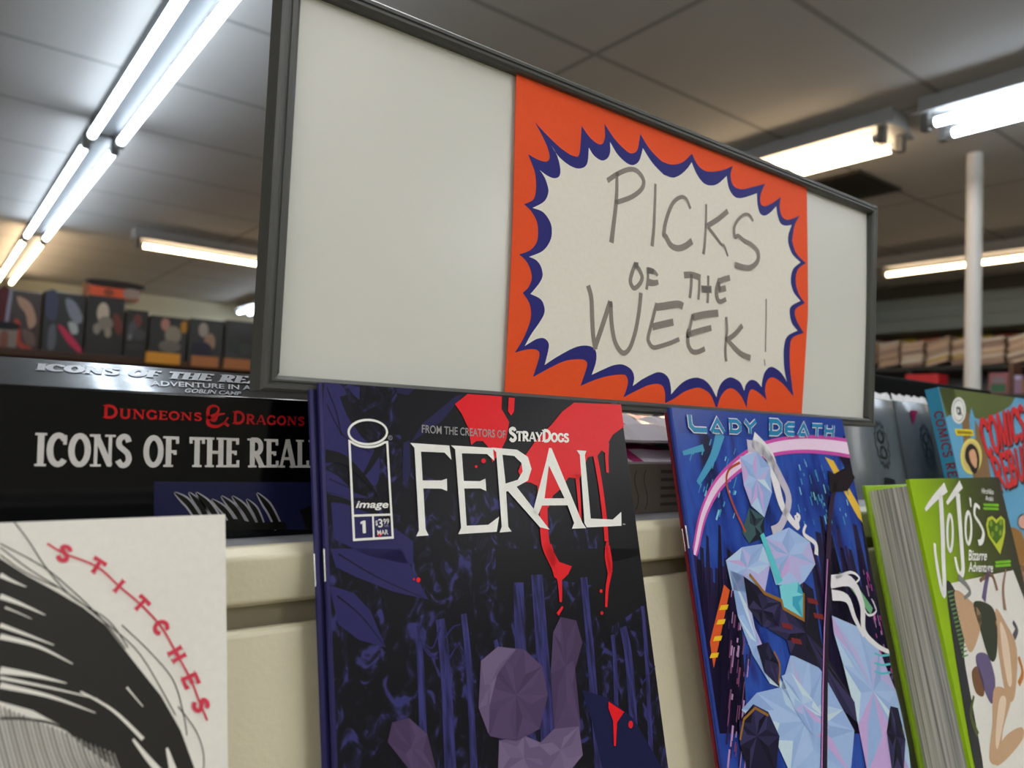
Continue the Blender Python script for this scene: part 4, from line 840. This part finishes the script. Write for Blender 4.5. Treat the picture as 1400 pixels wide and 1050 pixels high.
# grey foil packs standing in a row
foil = noisemat('grey_foil', [(.3, (84, 90, 96)), (.55, (106, 112, 118)), (.8, (128, 132, 140))], 14, (1, .5, 1), .22, spec=.5); orn = pr(40, 43, 47, .3); seal = pm('foil_seal', (228, 228, 236), .3, bump=.4, bscale=500)
gfoil = 'grey foil packs beside the sign'
bt = Vector((.5795, .345, ZD))
ffr = Frame((.585, .327, ZD), 12)
prev = [(0, 0)]
for i, (xl, xr, lab) in enumerate(((1147, 1222, 'leftmost grey foil pack, half hidden behind the sign corner'), (1222, 1270, 'middle grey foil pack with a small magenta corner mark'), (1270, 1312, 'right grey foil pack, mostly covered by the sky blue paperback'))):
    a0 = ffr.px(xl, 560 + (xl - 1150) * .06)[0]; a1 = ffr.px(xr, 560 + (xr - 1150) * .06)[0] - .001; hh = ffr.px(1235, 541)[1]
    f = Frame(ffr.O + ffr.u * a0 + ffr.n * (.001 * i), 12, 0); wd = a1 - a0
    t = thing('foil_pack', lab, 'pack', f.M, gfoil)
    m = MB(); nn = 8; n2 = 12; vs = []
    for j in range(n2 + 1):
        for k in range(nn + 1):
            e = (min(1, 4 * min(k / nn, 1 - k / nn)) * min(1, 5 * min(j / n2, 1 - j / n2))) ** .5
            vs.append((wd * k / nn, (hh - .006) * j / n2, .001 + .006 * e))
    m.add(vs, [(j * (nn + 1) + k, j * (nn + 1) + k + 1, (j + 1) * (nn + 1) + k + 1, (j + 1) * (nn + 1) + k) for j in range(n2) for k in range(nn)], foil, True)
    m.box(0, wd, 0, hh - .006, -.004, .001, foil); m.build('pouch', t)
    m = MB()
    N = 14
    m.add([(wd * k / N, hh - .006, 0) for k in range(N + 1)] + [(wd * k / N, hh + .0012 * math.sin(k * 2.1 + i), .0006 * math.sin(k * 3)) for k in range(N + 1)], [(k, k + 1, N + 2 + k, N + 1 + k) for k in range(N)], seal)
    m.box(0, wd, hh - .0065, hh - .0055, -.0006, .0012, seal); m.build('crimped_seal', t)
    m = MB(); cx, cy = wd * .5, hh * .48
    m.ribbon([(cx + (.0105 + .0016 * (-1) ** k) * math.cos(k * math.pi / 14), cy + (.019 + .002 * (-1) ** k) * math.sin(k * math.pi / 14)) for k in range(28)], .0012, .0074, orn, True)
    for dy in (.007, -.007): m.ribbon([(cx + .0052 * math.cos(q * .5), cy + dy + .005 * math.sin(q * .5)) for q in range(13)], .0022, .0074, orn, True)
    m.poly([(cx - .012, cy - .042), (cx + .012, cy - .042), (cx + .01, cy - .03), (cx - .006, cy - .028)], .0074, orn)
    if i == 1: m.poly([(wd * .2, hh * .83), (wd * .42, hh * .83), (wd * .2, hh * .68)], .0075, pr(150, 20, 84))
    m.build('print', t)
# black display box behind
m = MB(); pR = atY(1356, 535, .45); m.box(.62, pR.x, .45, .56, ZD, EYE + .0755, pm('matt_black', (6, 6, 7), .7, spec=.08))
bb = m.build('display_box', None, .003); tag(bb, 'long matt black display box standing behind the grey foil packs', 'box')

# ------------------------------------------------------------------ far left shelf with boxed figures
FY = 4.0; FZ = EYE + .232
brown = noisemat('shelf_wood', [(.3, (58, 40, 32)), (.7, (78, 56, 44))], 6, (.4, 4, 4), .5)
t = thing('shelf_unit', 'brown wooden shelf unit across the shop carrying a row of dark boxes', 'shelf', Matrix.Translation((1.6, FY, 0)))
m = MB(); m.box(-3, 1.2, -.16, .5, FZ - .035, FZ, brown); m.build('top_board', t, .004)
m = MB(); m.box(-2.97, 1.17, .44, .47, 0, FZ - .035, brown); m.build('back_panel', t)
for x in (-3, -1.6, -.2, 1.17):
    m = MB(); m.box(x, x + .03, -.15, .47, 0, FZ - .035, brown); m.build('upright', t)
for z in (.5, .9, 1.25):
    m = MB(); m.box(-2.97, 1.17, -.15, .44, z, z + .025, brown); m.build('shelf_board', t)
def fbox(name, label, xl, xr, ytop, art, Y=FY, base=(24, 23, 25), z0=FZ, dep=.22, group=None, M=None):
    a = atY(xl, 450, Y); b = atY(xr, 450, Y); top = atY((xl + xr) / 2, ytop, Y).z
    f = Frame((a.x, Y, z0), 0); t = thing(name, label, 'box', f.M, group); wd = b.x - a.x - .006; h = top - z0
    m = MB(); m.box(0, wd, 0, h, -dep, 0, pm('box_%d_%d_%d' % base, base, .3, vary=.15, scale=10)); m.build('carton', t, .004)
    m = MB()
    for k, (pts, c) in enumerate(art): m.poly(spl([(p[0] * wd, p[1] * h) for p in pts], 4, True), .0006 * (k + 1), pr(*c))
    m.build('print', t); return t
el = lambda cx, cy, rx, ry: arc(cx, cy, rx, ry, 0, 330, 10)
fbox('figure_box', 'dark red box with pale swooping shapes at the far left of the shelf', -8, 57, 397, [([(0, .1), (.3, .1), (.3, .95), (.02, .95)], (84, 30, 36)), ([(.2, .3), (.27, .3), (.33, .98), (.27, .98)], (140, 140, 160)), ([(.45, .9), (.75, .8), (.9, .5), (.75, .38), (.65, .62), (.5, .75)], (176, 140, 120)), ([(.42, .5), (.55, .45), (.6, .15), (.85, .05), (.7, .02), (.5, .1)], (176, 70, 60)), ([(.6, .35), (.85, .3), (.9, .1), (.7, .12)], (110, 90, 84))], base=(40, 22, 24))
fbox('figure_box', 'black box with a magenta slash and grey curves, second on the shelf', 58, 117, 400, [([(.05, .6), (.3, .55), (.3, .98), (.05, .98)], (70, 74, 96)), ([(.5, .9), (.75, .85), (.95, .6), (.8, .5), (.6, .65)], (130, 134, 148)), ([(.6, .52), (.8, .5), (.85, .36), (.7, .34)], (170, 176, 176)), ([(.36, .45), (.52, .42), (.97, .1), (.92, .03), (.6, .2)], (190, 54, 88)), ([(.15, .4), (.3, .45), (.32, .1), (.15, .06)], (96, 98, 106))], base=(20, 22, 28))
b3 = fbox('figure_box', 'black box with pale rounded shapes below the orange box', 117.5, 171, 405, [(el(.42, .72, .16, .17), (190, 176, 158)), (el(.5, .55, .2, .12), (130, 122, 114)), (el(.28, .45, .1, .09), (140, 132, 124)), (el(.58, .4, .09, .08), (150, 138, 124)), ([(.7, .72), (.85, .7), (.98, .5), (.85, .38), (.74, .5)], (110, 60, 56))])
fbox('figure_box', 'narrow dark box right of the one with pale rounded shapes', 172, 204, 424, [(el(.5, .78, .2, .14), (110, 66, 64)), (el(.3, .6, .2, .16), (84, 84, 90)), (el(.6, .5, .3, .12), (76, 74, 76)), (el(.2, .44, .1, .07), (120, 120, 124)), ([(.1, .3), (.8, .3), (.8, .2), (.1, .2)], (60, 58, 60))])
fbox('figure_box', 'dark box with cream figures above the yellow shelf tag', 205, 258, 433, [(el(.4, .82, .12, .14), (170, 120, 110)), (el(.62, .6, .22, .2), (140, 130, 116)), (el(.55, .34, .3, .14), (110, 104, 98)), (el(.9, .8, .1, .14), (170, 120, 50))])
fbox('figure_box', 'dark box with one pale standing shape, third from the sign', 259, 308, 437, [(el(.4, .76, .14, .16), (150, 140, 134)), (el(.6, .5, .16, .2), (150, 122, 104)), (el(.4, .3, .3, .2), (46, 46, 60))])
fbox('figure_box', 'dark plain box with faint green marks next to the sign', 309, 362, 440, [(el(.3, .5, .14, .12), (50, 60, 56)), (el(.55, .42, .2, .12), (60, 66, 60)), (el(.6, .62, .2, .08), (56, 52, 56))])
ztop = atY(144, 405, FY).z + .0
f = atY(118, 450, FY + .04); g2 = atY(190, 450, FY + .04)
t = fbox('figure_box', 'orange box with a black top lying on the black figure box', 118, 190, 384, [([(.02, .62), (.98, .62), (.98, .98), (.02, .98)], (40, 34, 32)), (el(.38, .3, .1, .22), (140, 70, 50)), ([(.7, .1), (.98, .1), (.98, .6), (.7, .6)], (150, 130, 120))], Y=FY + .03, base=(216, 82, 34), z0=ztop, dep=.18)
fbox('carton', 'grey carton with a black band at the left edge in front of the red box', -8, 26, 441, [([(-.0, .75), (1, .75), (1, 1), (0, 1)], (22, 24, 30)), ([(.3, .0), (.6, .0), (.6, .6), (.3, .6)], (120, 76, 66))], Y=FY - .08, base=(124, 112, 104), dep=.06)
ylw = pm('tag_orange', (206, 138, 30), .4); tan3 = pm('tag_tan', (160, 98, 52), .4)
for xl, xr, y0_, y1_, mm, lab in ((200, 246, 473, 486, ylw, 'bright yellow shelf tag below the dark boxes'), (262, 298, 481, 494, tan3, 'tan shelf tag, second along the brown shelf edge'), (306, 342, 488, 500, tan3, 'tan shelf tag nearest the sign on the brown shelf')):
    a = atY(xl, y0_, FY - .165); b = atY(xr, y1_ + (xr - xl) * .06, FY - .165)
    m = MB(); m.box(a.x, b.x, FY - .172, FY - .16, FZ - .022, FZ + .03, mm); tag(m.build('shelf_tag', None, .002), lab, 'tag')

# ------------------------------------------------------------------ right wall shelf with piles of comics
WX = 6.02; WZ = EYE + .565
t = thing('wall_shelf', 'long dark shelf on the right wall carrying sloping comic piles', 'shelf', Matrix.Translation((WX, 2.4, WZ)))
dks = pm('shelf_steel', (44, 48, 50), .5)
m = MB(); m.box(0, .46, -2.4, 3, -.03, 0, dks); m.build('board', t, .003)
m = MB(); m.box(.44, .46, -2.4, 3, -.9, .28, pm('slat_panel', (92, 96, 98), .6)); m.build('back_panel', t)
for y in (-2.4, -1, .4, 1.8, 2.97):
    m = MB(); m.box(.0, .44, y, y + .02, -.12, -.03, dks); m.build('bracket', t)
cols = [(214, 190, 176), (190, 164, 150), (226, 206, 188), (176, 150, 140), (150, 126, 120), (206, 178, 150), (196, 170, 80), (226, 214, 204)]
protos = []
for c in cols:
    m = MB(); mat = pm('comic_stock_%d_%d_%d' % c, c, .35, vary=.2, scale=14)
    m.hexa([(0, 0, 0), (.26, 0, 0), (.26, .16, 0), (0, .16, 0), (0, 0, .02), (.26, 0, .02), (.26, .16, .02), (0, .16, .02)], mat); protos.append(m)
gpile = 'comics in the sloping piles on the right wall shelf'
lab = 'bagged comic lying in one of the sloping piles on the right wall shelf'
first = {}
for p in range(9):
    y = 1.62 + p * .185
    for k in range(8):
        ci = rnd.randrange(len(cols))
        if ci not in first:
            o = protos[ci].build('bagged_comic'); first[ci] = o; tag(o, lab, 'comic book', gpile)
        else: o = first[ci].copy(); COL.objects.link(o)
        sl_ = .10 + .08 * (p % 3); o.location = (WX + .02 + rnd.uniform(0, .02), y + rnd.uniform(-.006, .006), WZ + .001 + .16 * math.sin(sl_) + k * .0236); o.rotation_euler = (-sl_, 0, 0)
yc = [(200, 176, 60), (196, 120, 90), (204, 178, 66), (150, 70, 56), (206, 184, 80)]
for p in range(9):
    c = yc[p % 5]; y = 1.63 + p * .185; m = MB(); mat = pm('upright_comic_%d' % c[1], c, .35, vary=.2, scale=10)
    m.hexa([(WX + .30, y, WZ), (WX + .306, y, WZ), (WX + .306, y + .165, WZ), (WX + .30, y + .165, WZ), (WX + .35, y, WZ + .262), (WX + .356, y, WZ + .262), (WX + .356, y + .165, WZ + .262), (WX + .35, y + .165, WZ + .262)], mat)
    m.add([(WX + .3145, y + .03, WZ + .09), (WX + .3145, y + .13, WZ + .09), (WX + .342, y + .13, WZ + .235), (WX + .342, y + .03, WZ + .235)], [(3, 2, 1, 0)], pm('upright_comic_art', (150, 110, 84), .4, vary=.5, scale=25))
    tag(m.build('upright_comic'), 'comic standing face out behind the sloping piles on the right wall shelf', 'comic book', 'upright comics behind the piles')
# mid-shop display with small boxes
t = thing('island_shelf', 'low dark shelf unit in mid shop behind the blue paperback', 'shelf', Matrix.Translation((4.6, 1.4, 0)))
IZ = EYE + .26; m = MB(); m.box(-.2, .2, -1.6, 1.9, IZ - .04, IZ, dks); m.build('top_board', t, .003)
m = MB(); m.box(-.18, .18, -1.58, 1.88, .05, IZ - .04, pm('island_body', (58, 60, 64), .6)); m.build('body', t)
m = MB(); m.box(-.19, .19, -1.59, 1.89, 0, .05, dks); m.build('plinth', t)
def sbox(name, label, xl, xr, ytop, c, art=()):
    X = 4.5; a = atX(xl, ytop, X); b = atX(xr, ytop, X); m = MB(); top = max(a.z, IZ + .05)
    m.box(X, X + .12, b.y, a.y, IZ, top, pm('small_box_%d_%d' % (c[0], c[2]), c, .4, vary=.2))
    w_ = a.y - b.y; h = top - IZ
    for (u0_, u1_, v0, v1, cc) in art: m.box(X - .002, X, b.y + w_ * u0_, b.y + w_ * u1_, IZ + h * v0, IZ + h * v1, pm('small_box_print_%d_%d' % (cc[0], cc[1]), cc, .4))
    tag(m.build(name, None, .003), label, 'box')
sbox('toy_box', 'red box seen low between the sign and the white column', 1238, 1283, 512, (190, 22, 40))
sbox('toy_box', 'pink and green box right of the white column', 1352, 1378, 510, (150, 92, 104), [(.1, .9, .1, .5, (50, 100, 74)), (.2, .8, .55, .8, (120, 116, 128))])
sbox('toy_box', 'brown box standing just right of the pink and green one', 1379, 1385, 495, (96, 62, 50))
sbox('toy_box', 'lilac box at the right edge of the mid shop display', 1386.5, 1397, 513, (140, 112, 140), [(.05, .95, .78, .97, (176, 170, 206))])
sbox('toy_box', 'small ochre box at the far right edge behind the blue paperback', 1397.5, 1420, 518, (150, 104, 50))
